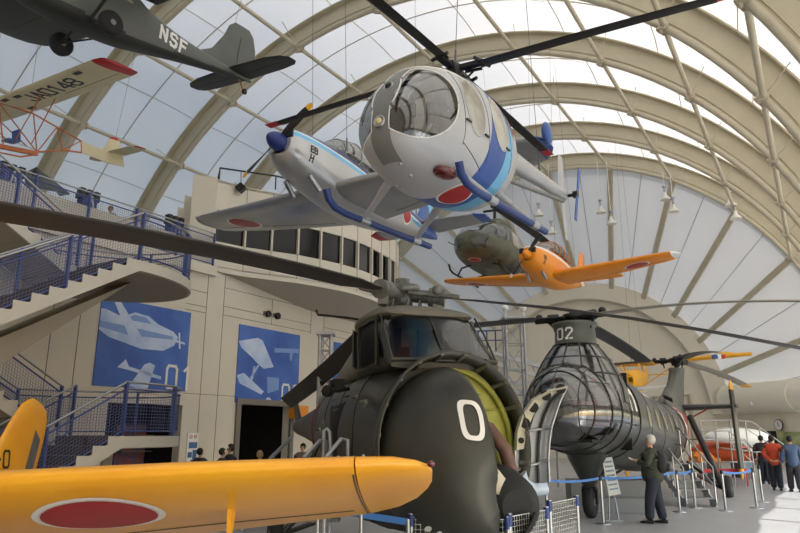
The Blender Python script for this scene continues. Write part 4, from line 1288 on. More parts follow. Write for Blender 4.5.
# ---------------------------------------------------------------- olive utility helicopter behind
M['olive'] = mat('olive_paint', (92, 96, 74), .5, noise=.25, nscale=1.4, c2=(58, 60, 50))
M['olive_d'] = mat('dark_olive_paint', (50, 52, 46), .42, noise=.25, nscale=1.6, c2=(36, 38, 34))
M['dglass'] = mat('smoky_cockpit_glass', (52, 58, 54), .12, spec=.7)
def utility():
    t = thing('utility_helicopter', 'olive drab utility helicopter hanging behind the orange trainer, nose towards us', 'helicopter', Rmat((4.576, 31.14, 8.974), -118, 1.08, -1.9))
    st = [(3.7, .08, .95, 1.2, 2, .5), (3.5, .5, .62, 1.5, 2.2, .5), (3.0, .85, .45, 1.75, 2.4, .5), (2.3, 1.1, .38, 2.2, 2.6, .45), (1.4, 1.28, .36, 2.5, 2.8, .45), (0, 1.3, .36, 2.55, 2.9, .45), (-1.2, 1.15, .42, 2.5, 2.7, .45), (-2.2, .6, .8, 2.3, 2.3, .5), (-3, .36, 1.2, 2.1, 2, .5)]
    b = MB(); body(b, st, .08, 48); sf = Surf(b)
    paint(b, lambda c, m: 1 if (c.x > 2.0 and c.z > 1.42 and abs(c.y) > .07 and c.z < 2.25) or (c.x > 2.8 and .75 < c.z < 1.15 and .25 < abs(c.y) < .75) else 0)
    b.build('fuselage', ['olive', 'dglass'], t, world=False)
    for sg in (-1, 1):
        for cx, rx in ((1.75, .3), (.6, .5), (-.5, .4)):
            d_ = MB(); decal(d_, sf, (cx, sg * 1.3, 1.75), (0, -sg, 0), (0, 0, 1), ell(rx, .36, 20, e=5), .01, 4); d_.build('cabin_window', 'plexi_side' if cx < 1 else 'dglass', t, world=False)
        d_ = MB(); d_.path([(2.75, sg * 1.2, .25), (2.6, sg * 1.2, .05), (2.3, sg * 1.2, -.05), (-.9, sg * 1.2, -.05)], .05); d_.build('skid', 'dk_under', t, world=False)
        for x_ in (1.7, -.3):
            d_ = MB(); d_.path([(x_, sg * 1.2, -.05), (x_, sg * 1.0, .3), (x_, sg * .5, .42)], .045); d_.build('skid_strut', 'dk_under', t, world=False)
        d_ = MB(); d_.tube((3.2, sg * .75, 1.0), (3.45, sg * .95, 1.1), .02, n=6); d_.build('antenna', 'black', t, world=False)
    d_ = MB(); body(d_, [(.9, .45, 2.45, 2.75, 2.6, .4), (.2, .62, 2.45, 3.1, 2.6, .4), (-1.0, .62, 2.3, 3.1, 2.6, .4), (-2.0, .4, 2.1, 2.6, 2.4, .4)], .2, 24); d_.build('engine_cowling', 'olive', t, world=False)
    d_ = MB(); body(d_, [(-2.4, .38, 1.1, 2.15, 2, .5), (-8.2, .14, 1.9, 2.2, 2, .5)], .4, 20); d_.build('tail_boom', 'olive', t, world=False)
    d_ = MB(); wing(d_, [(1.9, -7.6, 1.1, 0, .1), (3.6, -8.6, .7, 0, .1)], axis='z'); d_.build('fin', 'olive', t, world=False)
    d_ = MB(); d_.tube((0, 0, 3.0), (0, 0, 4.0), .08, n=10); d_.bar((-.5, 0, 3.98), (.5, 0, 3.98), .3, .12, up=(0, 0, 1)); d_.tube((0, -.6, 3.6), (0, .6, 3.6), .06); d_.lathe([(0, .2), (.2, .25), (.3, .12)], (0, 0, 3.75), (0, 0, 1), 12); d_.build('rotor_mast', 'dk_under', t, world=False)
    for a in (R_(173), R_(353)):
        d_ = MB(); blade(d_, (0, 0, 0), a, .4, 6.7, .53, 3.95, .25, .1, pitch=14); d_.build('rotor_blade', 'dk_under', t, world=False)
    roundel(t, sf, (2.6, .0, 0), (0, 0, 1), (1, 0, 0), .25)
    hang(t, [(0, 0, 4.1), (-3, 0, 2.1)])
utility()
# ---------------------------------------------------------------- yellow biplane at the back
def biplane():
    c = at(634, 380, 36)
    t = thing('biplane', 'small yellow high-wing aeroplane hanging far back, right above the tandem helicopter', 'aeroplane', pose(c, at(610, 380, 31) - at(634, 380, 36)))
    L = lambda x, y, z: (x, y, z)
    b = MB(); body(b, [(2.0, .35, -.45, .35, 2.2, .5), (1.7, .48, -.62, .45, 2.4, .5), (.5, .5, -.65, .55, 2.6, .5), (-1, .42, -.5, .55, 2.6, .5), (-4.2, .1, .0, .35, 2, .5)], .2, 28); b.build('fuselage', 'yellow', t, world=False)
    mw = PM[t.name]
    w_ = MB(); a, b2 = at(752, 354, 33.5), at(648, 363, 36.2); a2, b3 = at(550, 369, 38.5), at(640, 364, 36.4)
    for P, Q in ((a, b2), (a2, b3)):
        w_ = MB(); d = (Q - P).normalized(); f = d.cross(V((0, 0, 1))).normalized()
        if f.y > 0: f = -f
        rings = []
        for k in range(9):
            p = P.lerp(Q, k / 8); sc_ = .35 if k == 0 else .9 if k == 1 else 1.0
            rings.append([p - f * (fx - .3) * 1.4 * sc_ * -1 * -1 + V((0, 0, fz * 1.4)) for fx, fz in airfoil(8, .14)])
        w_.loft(rings); w_.build('wing', 'yellow', t)
    for k, (m_, dx) in enumerate((('white', 0), ('red', 4), ('heli_blue', -4))):
        p = at(718.5 + dx, 356.8, 33.6); w_ = MB(); w_.box(p, (.17, .25, .2)); w_.build('wing_mark', m_, t)
    for q in (-.45, .45):
        w_ = MB(); w_.tube((.9, q, .5), (.7, q, .95), .04); w_.tube((-.2, q, .5), (.1, q, .95), .04); w_.build('cabane_strut', 'yellow', t, world=False)
    for sg in (-1, 1):
        w_ = MB(); w_.tube((.6, sg * .45, -.4), (.3, sg * 2.4, .85), .035, n=6); w_.build('wing_strut', 'yellow', t, world=False)
        w_ = MB(); w_.tube((.9, sg * .4, -.5), (.9, sg * .8, -1.15), .04); w_.build('gear_leg', 'yellow', t, world=False)
        wheel(t, (.9, sg * .9, -1.2), .25, .14)
        w_ = MB(); wing(w_, [(sg * .05, -3.6, .9, .3, .08), (sg * 1.5, -3.7, .7, .3, .08)]); w_.build('tailplane', 'yellow', t, world=False)
    w_ = MB(); wing(w_, [(.2, -3.4, 1.0, 0, .08), (1.3, -3.9, .6, 0, .08)], axis='z'); w_.build('fin', 'yellow', t, world=False)
    w_ = MB()
    for sg in (-1, 1): w_.box((1.9, sg * .22, .0), (.2, .2, .25))
    w_.build('engine_cylinder', 'black', t, world=False)
    hang(t, [(.3, 0, 1.0), (-3, 0, .4)])
biplane()
# ================================================================ BIG OLIVE HELICOPTER (nose 0)
M['drab'] = mat('weathered_drab_paint', (60, 60, 52), .42, noise=.35, nscale=1.6, c2=(42, 43, 38), bump=.15)
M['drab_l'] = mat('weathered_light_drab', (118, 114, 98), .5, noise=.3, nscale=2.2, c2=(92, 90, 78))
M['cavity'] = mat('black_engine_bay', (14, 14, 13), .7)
M['primer'] = mat('yellow_green_primer', (168, 168, 72), .55, noise=.25, nscale=4, c2=(140, 142, 62))
M['rust'] = mat('brown_exhaust_duct', (104, 74, 62), .6, noise=.3, nscale=8)
M['beige_p'] = mat('beige_inner_sheet', (196, 188, 166), .5)
M['cockpit_glass'] = glass_mat('hazy_cockpit_glass', (.46, .45, .41), .05, .14, .3)
M['hubgrey'] = mat('greasy_rotor_hub_grey', (138, 138, 132), .45, metal=.5, noise=.4, nscale=9)
M['bladegrey'] = mat('dark_brown_rotor_blade', (58, 54, 50), .5, noise=.15, nscale=1)
def keep(mb, fn):
    f2, m2, s2 = [], [], []
    for k, f in enumerate(mb.f):
        c = V((0, 0, 0))
        for i in f: c += V(mb.v[i])
        if fn(c / len(f)): f2.append(f); m2.append(mb.m[k]); s2.append(mb.sm[k])
    mb.f, mb.m, mb.sm = f2, m2, s2
def wblade(mb, P, chord, face=.35, thick=.12):
    """blade through world points; face = nose-down turn towards the viewer"""
    rings = []
    for k, p in enumerate(P):
        d = (V(P[min(k + 1, len(P) - 1)]) - V(P[max(k - 1, 0)])).normalized()
        c = d.cross(V((0, 0, 1))).normalized(); u = c.cross(d).normalized()
        ca, sa = cos(face), sin(face)
        cc = c * ca + u * sa; uu = u * ca - c * sa
        ch = chord[k] if isinstance(chord, (list, tuple)) else chord
        rings.append([V(p) + cc * ((fx - .4) * ch) + uu * (fz * ch) for fx, fz in airfoil(6, thick)])
    mb.loft(rings)
def big_heli():
    mw = Rmat((.109, 10.535, 0), -69.4, 1.2, .6)
    t = thing('transport_helicopter', 'large dark olive helicopter, bulbous nose numbered 0, one nose door open, in the centre foreground', 'helicopter', mw)
    # main cabin
    st = [(1.55, 1.02, .50, 2.74, 2.3, .47), (1.0, 1.0, .46, 2.78, 2.6, .47), (0, .95, .46, 2.8, 3, .47), (-1.5, .90, .5, 2.78, 3, .47), (-2.6, .82, .62, 2.72, 2.8, .5), (-3.3, .66, 1.0, 2.66, 2.4, .55), (-4.5, .45, 1.5, 2.56, 2.2, .5), (-6.2, .32, 1.78, 2.42, 2, .5), (-7.6, .2, 1.95, 2.30, 2, .5), (-7.9, .05, 2.05, 2.2, 2, .5)]
    b = MB(); body(b, st, .12, 48); sf = Surf(b); b.build('fuselage', 'drab', t, world=False)
    d_ = MB()
    for x in (.4, -.6, -1.6, -2.6):
        w_, zb, zt, e, f = interp(st, x); d_.path(sring(x, w_ + .003, zb, zt + .003, e, 40, zmid=zb + (zt - zb) * f), .008, n=4, closed=True)
    d_.build('panel_seam', 'cavity', t, world=False)
    # upper deck sloping aft from the cockpit
    b = MB(); body(b, [(.2, .74, 2.6, 3.42, 3, .4), (-.5, .72, 2.6, 3.35, 3, .4), (-1.4, .66, 2.6, 3.1, 2.8, .4), (-2.8, .5, 2.5, 2.86, 2.5, .4), (-4.2, .36, 2.4, 2.66, 2.2, .4)], .15, 36); b.build('upper_deck', 'drab_l', t, world=False)
    # cockpit
    cs = [(1.62, .80, 2.62, 2.70, 4, .5), (1.5, .81, 2.62, 2.86, 4, .5), (1.25, .80, 2.6, 3.2, 4, .5), (1.02, .78, 2.6, 3.50, 4, .5), (.8, .77, 2.6, 3.56, 4, .5), (.2, .75, 2.6, 3.56, 4, .5), (-.3, .73, 2.6, 3.48, 4, .5)]
    b = MB(); body(b, cs, .05, 64)
    def fn(c, m):
        if c.z > 3.44: return 1
        if abs(c.y) < .03: return 0
        if c.x > .98 and c.z > 2.76 and abs(c.y) < .74: return 2
        if abs(c.y) > .7 and .1 < c.x < .86 and 2.78 < c.z < 3.4: return 3
        if abs(c.y) > .7 and .9 < c.x < 1.35 and 2.82 < c.z < 3.38 - (c.x - .9) * 1.1: return 2
        return 0
    paint(b, fn); cf = Surf(b); b.build('cockpit', ['drab', 'drab_l', 'cockpit_glass', 'cavity'], t, world=False)
    b = MB(); body(b, [(1.10, .66, 3.46, 3.52, 2.4, .3), (.98, .75, 3.42, 3.60, 2.4, .3), (.55, .785, 3.40, 3.70, 2.4, .3), (-.2, .76, 3.38, 3.68, 2.4, .3), (-.7, .5, 3.36, 3.55, 2.4, .3)], .08, 40); b.build('cockpit_roof', 'drab_l', t, world=False)
    d_ = MB()
    for y in (-.78, 0, .78):
        d_.path([(1.60, y * 1.0, 2.74), (1.29, y * .99, 3.18), (1.05, y * .97, 3.46)], .016, n=6)
    d_.path([(1.62 - abs(y) * .04, y, 2.74) for y in (-.8, -.4, 0, .4, .8)], .03, n=6); d_.build('windscreen_frame', 'drab', t, world=False)
    for sg in (-1, 1):
        d_ = MB(); d_.box((.45, sg * .35, 2.9), (.4, .4, .3)); d_.box((.25, sg * .35, 3.15), (.1, .4, .5)); d_.build('seat', 'seat_dark', t, world=False)
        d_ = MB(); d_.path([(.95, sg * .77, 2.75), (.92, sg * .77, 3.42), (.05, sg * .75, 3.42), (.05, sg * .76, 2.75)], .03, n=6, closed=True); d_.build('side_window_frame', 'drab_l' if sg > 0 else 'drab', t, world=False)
    # windscreen wiper
    d_ = MB(); d_.tube((1.62, .2, 2.80), (1.63, .62, 2.76), .012, n=5); d_.tube((1.62, -.2, 2.82), (1.63, .1, 2.8), .012, n=5); d_.build('wiper', 'cavity', t, world=False)
    # blue-grey open side window bubble
    d_ = MB(); d_.prism([(.2, -.84, 2.75), (.55, -1.0, 2.75), (.5, -.98, 3.3), (.2, -.84, 3.3)], (.0, -.02, 0)); d_.build('sliding_window', 'dglass', t, world=False)
    # nose: closed right half
    ns = [(3.02, .10, .86, 1.30, 2, .5), (2.97, .36, .62, 1.62, 2, .5), (2.82, .62, .48, 1.98, 2, .48), (2.5, .83, .42, 2.32, 2, .46), (2.1, .96, .40, 2.54, 2.05, .46), (1.75, 1.0, .42, 2.62, 2.1, .46), (1.55, .98, .46, 2.62, 2.1, .46)]
    b = MB(); body(b, ns, .04, 96, caps=False); nf = Surf(b); keep(b, lambda c: c.y < -.03)
    b.v = [(p[0], min(p[1], -.07), p[2]) for p in b.v]
    b.build('nose_door', 'drab', t, world=False, solid=.03)
    # seam lines on the nose
    d_ = MB()
    for z0 in (.9, 1.35, 1.8, 2.2):
        decal_line(d_, nf, [V((4, -.95 * (k / 30) , z0 + .0 * k)) for k in range(1, 31)], (-1, 0, 0), .004)
    for y0 in (-.35, -.68):
        decal_line(d_, nf, [V((4, y0 * (1 - .55 * (abs(k - 12) / 14) ** 2), .5 + k * .08)) for k in range(25)], (-1, 0, 0), .004)
    d_.build('panel_seam', 'cavity', t, world=False)
    d_ = MB()
    for q in range(26):
        rr = random.random(); y = -.95 + .9 * rr; z = .5 + .5 * random.random() ** 1.5
        decal(d_, nf, (3, y, z), (-1, 0, 0), (0, 0, 1), ell(.015 + .035 * random.random(), .012 + .03 * random.random(), 8), .004, 1)
    M['chip'] = mat('worn_paint_patch', (128, 128, 122), .6)
    d_.build('paint_chips', 'chip', t, world=False)
    # numeral 0
    d_ = MB(); pl = placer(nf, (4, -.27, 1.90), (-1, 0, 0), (0, .12, 1), off=.04)
    o_ = [pl(x, y, 0) for x, y in ell(.13, .235, 56, e=3.6)]; i_ = [pl(x, y, 0) for x, y in ell(.078, .183, 56, e=3.2)]
    d_.loft([o_ + [o_[0]], i_ + [i_[0]]], closed=False); tag(d_.build('number', 'white', t, world=False), 'white number 0')
    # cowl lip (arched rim standing proud)
    rings = []
    for i in range(49):
        a = R_(-18) + R_(216) * i / 48
        y, z = 1.0 * cos(a), 1.58 + 1.16 * sin(a)
        rings.append([V((1.5, y * 1.03, (z - 1.58) * 1.03 + 1.58)), V((1.86, y * 1.10, (z - 1.58) * 1.09 + 1.58)), V((1.90, y * 1.07, (z - 1.58) * 1.06 + 1.58)), V((1.5, y * .99, (z - 1.58) * .99 + 1.58))])
    d_ = MB(); d_.loft(rings); d_.build('cowl_lip', 'drab', t, world=False)
    d_ = MB()
    for i in range(12):
        a = R_(-10) + R_(200) * i / 11; y, z = cos(a), sin(a)
        d_ = MB(); d_.bar(V((1.6, y * 1.0, 1.58 + z * 1.15)), V((1.88, y * 1.07, 1.58 + z * 1.22)), .05, .03, up=(0, y, z)); d_.build('cowl_rib', 'hubgrey', t, world=False)
    # engine bay
    d_ = MB(); d_.lathe([(0, .99), (.02, 1.0)], (1.565, 0, 1.58), (1, 0, 0), 40); 
    for k, v in enumerate(d_.v): d_.v[k] = (v[0], max(v[1], -.12), 1.58 + (v[2] - 1.58) * 1.12)
    d_.build('firewall', 'primer', t, world=False)
    d_ = MB()
    rings = []
    for i in range(33):
        a = R_(-40) + R_(150) * i / 32
        f = lambda r, x: V((x, r * .92 * cos(a), 1.58 + r * 1.05 * sin(a)))
        rings.append([f(1.0, 1.56), f(1.0, 1.68), f(.97, 1.68), f(.97, 1.56)])
    d_.loft(rings, smooth=True); d_.build('inner_cowl', 'primer', t, world=False)
    for z in (1.15, 1.62, 2.08):
        d_ = MB(); d_.path([(1.60, .1, z), (1.60, .93 - .25 * abs(z - 1.6), z)], .012, n=5); d_.build('firewall_stiffener', 'primer', t, world=False)
    d_ = MB(); d_.lathe([(0, .70), (.25, .68), (.36, .62), (.38, .56), (.3, .5), (.1, .5)], (1.58, 0, 1.25), (1, 0, 0), 36); d_.build('engine_shroud', 'primer', t, world=False)
    d_ = MB(); d_.lathe([(0, .44), (.5, .44), (.7, .3), (.8, .12)], (1.6, 0, 1.2), (1, 0, 0), 24); d_.build('engine', 'cavity', t, world=False)
    for k in range(9):
        a = 2 * pi * k / 9; d_ = MB(); dd = V((0, cos(a), sin(a))); c = V((2.0, 0, 1.2))
        d_.tube(c + dd * .15, c + dd * .46, .09, n=10); d_.build('cylinder', 'cavity', t, world=False)
    d_ = MB(); d_.path([(1.95, .15, 1.92), (2.05, .38, 1.82), (2.1, .56, 1.55), (2.1, .66, 1.2), (2.0, .70, .85)], [.07, .085, .09, .09, .085], n=14); d_.build('exhaust_duct', 'rust', t, world=False)
    d_ = MB(); d_.path([(1.9, .2, 1.5), (2.0, .45, 1.35), (2.0, .55, 1.1)], .05, n=10); d_.build('hose', 'cavity', t, world=False)
    d_ = MB(); rg = []
    for k in range(9):
        a = k / 8; rg.append([V((2.75 - .6 * a, .02 + .82 * a, 1.42 - .62 * a)), V((2.70 - .6 * a, .02 + .84 * a, 1.12 - .45 * a))])
    d_.loft(rg, closed=False); d_.build('lower_fairing', 'beige_p', t, world=False, solid=.02)
    b = MB(); body(b, ns, .06, 64, caps=False); keep(b, lambda c: c.y >= -.05 and c.z < 1.12 - .5 * c.y and c.x < 2.9); b.build('lower_nose', 'cavity', t, world=False, solid=.03)
    b = MB(); b.lathe([(0, .50), (.6, .48), (.95, .36), (1.05, .2)], (1.6, .38, .90), (1, 0, 0), 28); b.build('dark_void_filler', 'cavity', t, world=False)  # solid black filler, gives the dark void under the nose its darkness
    # pipe joining the lower right of the nose (pale duct)
    P = [at(537, 492, 8.9), at(552, 487, 9.0), at(572, 489, 9.1), at(590, 488, 9.3)]
    d_ = MB(); d_.path([at(517, 480, 9.0), at(524, 487, 9.0), at(534, 490, 9.05), at(546, 489, 9.1)], [.17, .11, .085, .08], n=18); d_.build('tail_duct', 'white_alu', t)
    # undercarriage
    for sg in (-1, 1):
        d_ = MB(); d_.tube((1.7, sg * .5, .6), (1.75, sg * .72, .22), .05); d_.build('gear_leg', 'drab', t, world=False); wheel(t, (1.75, sg * .78, .21), .21, .15)
        d_ = MB(); d_.tube((-1.5, sg * .8, 1.0), (-1.5, sg * 1.6, .28), .05); d_.tube((-.9, sg * .8, .6), (-1.5, sg * 1.55, .28), .04); d_.tube((-1.5, sg * .85, 2.0), (-1.5, sg * 1.6, .4), .04); d_.build('gear_leg', 'drab', t, world=False); wheel(t, (-1.5, sg * 1.7, .28), .28, .18)
    # side door frame and details (image-left side)
    d_ = MB()
    decal_line(d_, sf, [V((x, -2, z)) for x, z in [(-.1, .7)] + [(-.1, .7 + k * .18) for k in range(11)] + [(-.1 - k * .15, 2.5) for k in range(10)] + [(-1.5, 2.5 - k * .18) for k in range(11)]], (0, 1, 0), .015); d_.build('door_frame', 'drab_l', t, world=False)
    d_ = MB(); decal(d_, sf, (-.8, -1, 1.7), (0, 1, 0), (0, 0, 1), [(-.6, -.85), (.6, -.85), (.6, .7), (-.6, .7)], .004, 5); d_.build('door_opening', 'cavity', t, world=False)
    for x, z in ((.35, 2.3), (.9, 2.2), (-1.9, 1.9), (.55, 1.2)):
        h = sf.hit((x, -3, z), (0, 1, 0)); d_ = MB(); d_.sphere(h, .06, 8, 6); d_.tube(h, h + V((.1, -.12, .02)), .02, n=6); d_.build('fitting', 'hubgrey', t, world=False)
    d_ = MB(); d_.path([(-.2, -.97, 2.5), (.2, -1.25, 2.52), (.45, -1.35, 2.4), (.3, -1.0, 2.45)], .03); d_.sphere((.45, -1.36, 2.4), .09, 10, 6); d_.box((.2, -1.15, 2.5), (.3, .16, .18)); d_.build('foot_step', 'cavity', t, world=False)
    text_ = MB(); text(text_, '0', .55, .07, placer(sf, (-1.9, -1, 1.5), (0, 1, 0), (0, 0, 1))); tag(text_.build('number', 'chip', t, world=False), 'faded pale number 0')
    d_ = MB()
    w_, zb, zt, e, f = interp(st, -3.9); d_.path(sring(-3.9, w_ + .01, zb, zt, e, 30, zmid=zb + (zt - zb) * f), .02, n=5, closed=True); d_.build('red_band', 'red_dull', t, world=False)
    # tail rotor pylon stub at the end
    d_ = MB(); wing(d_, [(2.1, -7.3, .8, 0, .15), (3.1, -8.3, .5, 0, .12)], axis='z'); d_.build('tail_pylon', 'drab', t, world=False)
    # open left nose door seen from inside
    Lp = [(566, 387), (548, 391), (532, 400), (521, 415), (516, 432), (515, 450), (515, 470), (516, 497)]
    Rp = [(566, 388), (563, 394), (559, 403), (555, 415), (551, 428), (549, 443), (548, 460), (549, 482)]
    rows = []
    for (a, b_) in zip(Lp, Rp):
        row = []
        for k in range(7):
            s_ = k / 6; row.append(at(a[0] + (b_[0] - a[0]) * s_, a[1] + (b_[1] - a[1]) * s_, 9.25 + .35 * s_ + .22 * sin(pi * s_)))
        rows.append(row)
    d_ = MB(); d_.loft(rows, closed=False); do = d_.build('open_nose_door', 'inner_alu', t, solid=.02)
    for k in (2, 4):
        d_ = MB(); d_.path([r[k] - V((0, .05, 0)) for r in rows[1:]], .022, n=6); d_.build('rib', 'dk_under', do)
    for j in (4, 6):
        d_ = MB(); d_.path([p - V((0, .06, 0)) for p in rows[j]], .02, n=6); d_.build('stringer', 'alum', do)
    d_ = MB()
    edge = [rows[j][0] - V((0, .09, 0)) for j in range(6)]; inn = [rows[j][0].lerp(rows[j][6], [.5, .42, .36, .3, .25, .2][j]) - V((0, .10, 0)) for j in range(6)]
    d_.loft([edge, inn], closed=False, smooth=False); d_.build('hole_flange', 'flange', do, solid=.02)
    for j in range(5):
        c = (edge[j] + edge[j + 1] + inn[j] + inn[j + 1]) / 4 - V((0, .025, 0)); r = .07 if j < 4 else .04
        d_ = MB(); d_.tube(c, c - V((0, .01, 0)), r, n=16); d_.build('lightening_hole', 'cavity', do)
    d_ = MB(); d_.path([r[0] - V((0, .02, 0)) for r in rows], .02, n=6); d_.path([r[6] - V((0, .02, 0)) for r in rows], .018, n=6); d_.build('door_rim', 'alum', do)
    # rotor head
    H0 = mw @ V((0, 0, 4.0))
    g = MB()
    g.lathe([(-.55, .22), (-.3, .16), (-.28, .30), (-.2, .30), (-.18, .14), (0, .14), (.02, .24), (.12, .24), (.14, .1), (.22, .1)], H0, (0, 0, 1), 20)
    tips = {'a': (V((-.5, -.866, 0)), .0), 'b': None, 'c': None}
    Pa = [H0 + V((-.5, -.866, 0)) * r + V((0, 0, -.03 * r - .0065 * r * r)) for r in (.5, .9, 1.4, 2.5, 4, 5.5, 6.8, 8.0)]
    tb = at(285, 402, 16.6); Pb = [H0.lerp(tb, s_) + V((0, 0, -.1 * sin(pi * s_))) for s_ in (.06, .11, .16, .3, .5, .7, .86, 1)]
    tc = at(800, 348, 9.9); dcd = (tc - H0); 
    Pc = [H0 + dcd * s_ + V((0, 0, .12 * sin(pi * min(1, s_)))) for s_ in (.08, .14, .2, .4, .6, .8, 1.0, 1.3)]
    for P in (Pa, Pb, Pc):
        dd = (P[2] - P[0]).normalized(); cc = dd.cross(V((0, 0, 1))).normalized()
        g.tube(H0 + dd * .12, P[0], .09, n=10); g.tube(P[0] - dd * .12, P[0] + dd * .1, .13, n=12); g.tube(P[0] + cc * .16 - dd * .1, P[0] + cc * .16 + dd * .3, .035, n=8); g.tube(H0 + cc * .2 + dd * .1, P[0] + cc * .15, .03, n=6)
        g.box(P[0] - V((0, 0, .12)), (.14, .14, .16)); g.tube(P[0] - V((0, 0, .3)) - cc * .1, P[0] + cc * .05, .02, n=6)
        g.sphere(P[0] + cc * .2 + V((0, 0, .06)), .07, 8, 6)
    for k in range(8):
        a = 2 * pi * k / 8; g.tube(H0 + V((.28 * cos(a), .28 * sin(a), -.5)), H0 + V((.26 * cos(a + .3), .26 * sin(a + .3), -.1)), .018, n=6)
    g.v = [tuple(H0 + (V(p) - H0) * 1.2) for p in g.v]; g.build('rotor_head', 'hubgrey', t)
    for P, ch, fc in ((Pa, [.1, .2, .40, .42, .42, .42, .42, .40], -.14), (Pb, [.12, .22, .36, .38, .38, .38, .38, .36], -.75), (Pc, [.1, .14, .3, .42, .42, .42, .42, .4], -.12)):
        g = MB(); wblade(g, P, ch, fc); g.build('rotor_blade', 'bladegrey', t)
    g = MB(); g.path([H0 + V((-.3, -.2, -.5)), H0 + V((-.9, -.3, -.42)), H0 + V((-1.35, -.2, -.36)), H0 + V((-1.38, -.2, -.28))], .02, n=6); g.build('pitot_tube', 'cavity', t)
M['white_alu'] = mat('pale_blue_duct', (176, 190, 206), .35, noise=.2, nscale=6)
M['red_dull'] = mat('dull_red_band', (120, 50, 48), .5)
M['inner_alu'] = mat('silver_inner_skin', (176, 180, 184), .4, metal=.25, noise=.12, nscale=5)
M['flange'] = mat('beige_flange', (176, 172, 150), .5)
big_heli()

# ================================================================ TANDEM ROTOR HELICOPTER (02)
M['gloss_drab'] = mat('glossy_dark_drab', (56, 58, 56), .32, noise=.25, nscale=.9, c2=(44, 46, 44), coat=.12)
M['grey_drab'] = mat('grey_drab_pylon', (96, 98, 90), .5, noise=.25, nscale=1.5)
M['nose_glass'] = glass_mat('nose_glazing', (.46, .48, .47), .14, .14, .3)
def tandem():
    mw = Rmat((4.05, 15.16, 0), -121.7, 1.3, .5)
    t = thing('tandem_helicopter', 'dark olive tandem-rotor helicopter numbered 02 with glazed nose, right of the centre', 'helicopter', mw)
    st = [(1.95, .08, 1.95, 2.2, 2, .5), (1.85, .42, 1.72, 2.6, 2, .5), (1.6, .68, 1.56, 2.95, 2, .45), (1.2, .88, 1.46, 3.2, 2, .42), (.6, 1.02, 1.38, 3.35, 2, .42), (-.4, 1.08, 1.28, 3.38, 2.05, .42), (-2, 1.1, 1.1, 3.28, 2.1, .45), (-4, 1.1, .92, 3.1, 2.1, .45), (-6, 1.05, .88, 3.0, 2.1, .47), (-8, .95, 1.02, 2.98, 2.1, .5), (-10, .7, 1.5, 3.0, 2, .5), (-12, .38, 2.2, 3.2, 2, .5), (-13, .1, 2.7, 3.2, 2, .5)]
    b = MB(); body(b, st, .08, 72); sf = Surf(b)
    fr_x = [1.5, .95, .45, -.2, -.95]
    def g(c, m):
        if c.x > .42 and c.z > 1.62 + .12 * max(0, 1.2 - c.x): return 1
        if -.95 < c.x <= .42 and abs(c.y) > .55 and 1.95 < c.z < 2.95: return 1
        return 0
    paint(b, g); b.build('fuselage', ['gloss_drab', 'nose_glass'], t, world=False)
    d_ = MB()
    for x in fr_x:
        w_, zb, zt, e, f = interp(st, x); rg = sring(x, w_ + .012, zb - .01, zt + .012, e, 60, zmid=zb + (zt - zb) * f); d_.path(rg, .011, n=5, closed=True)
    for y in (-.5, 0, .5): decal_line(d_, sf, [V((4, y, 1.7 + .1 * k)) for k in range(16)], (-1, 0, 0), .012)
    for sg in (-1, 1):
        for z in (2.0, 2.8): decal_line(d_, sf, [V((1.5 - .25 * k, sg * 3, z)) for k in range(11)], (0, -sg, 0), .012)
    decal_line(d_, sf, [V((4, .9 * (k / 12 - 1), 2.3)) for k in range(25)], (-1, 0, 0), .012)
    d_.build('glazing_frame', 'drab', t, world=False)
    # front pylon (flares down into the hull)
    def vring(z, cx, rx, ry, n=48): return [V((cx + rx * cos(2 * pi * i / n), ry * sin(2 * pi * i / n), z)) for i in range(n)]
    prof = [(2.45, -.05, 1.58, 1.06), (2.75, -.06, 1.44, 1.02), (3.05, -.06, 1.25, .92), (3.35, -.05, 1.02, .78), (3.6, -.03, .78, .62), (3.75, 0, .58, .50), (3.8, 0, .50, .47), (4.16, 0, .46, .45), (4.22, 0, .54, .52), (4.28, 0, .54, .52), (4.3, 0, .3, .3)]
    b = MB(); b.loft([vring(*p) for p in prof]); pf = Surf(b)
    paint(b, lambda c, m: 1 if c.z < 3.72 and c.x > .25 and c.z > 2.5 else 0)
    b.build('front_pylon', ['grey_drab', 'nose_glass'], t, world=False)
    d_ = MB()
    for z, cx, rx, ry in ((3.05, -.06, 1.26, .93), (3.42, -.04, .95, .74), (3.76, 0, .58, .51)):
        rg = vring(z, cx, rx, ry); d_.path(rg, .015, n=5, closed=True)
    for k in range(-3, 4):
        a = R_(k * 27); d_.path([V((cx + rx * cos(a) * 1.01, ry * sin(a) * 1.01, z)) for z, cx, rx, ry in prof[:6]], .014, n=5)
    d_.build('glazing_frame', 'drab', t, world=False)
    d_ = MB(); text(d_, '02', .24, .042, placer(pf, (3, -.29, 3.88), (-1, 0, 0), (0, 0, 1)), adv=6.6); tag(d_.build('number', 'white', t, world=False), 'white number 02')
    # cockpit interior
    d_ = MB(); d_.box((.5, 0, 1.62), (2.0, 1.3, .06)); d_.box((-.55, 0, 2.3), (.06, 1.9, 1.7)); d_.build('cockpit_floor', 'cavity', t, world=False)
    d_ = MB(); d_.box((1.3, 0, 1.95), (.3, .9, .5)); d_.box((1.2, 0, 2.25), (.2, 1.0, .18)); d_.build('instrument_panel', 'cavity', t, world=False)
    for sg in (-1, 1):
        d_ = MB(); d_.box((.3, sg * .42, 2.0), (.45, .45, .12)); d_.box((.08, sg * .42, 2.4), (.1, .45, .8)); d_.build('seat', 'red_seat' if sg > 0 else 'seat_dark', t, world=False)
    d_ = MB(); d_.box((1.0, .40, 2.55), (.04, .55, .62), Matrix.Rotation(R_(8), 3, 'X')); d_.build('red_curtain', 'red_seat', t, world=False)
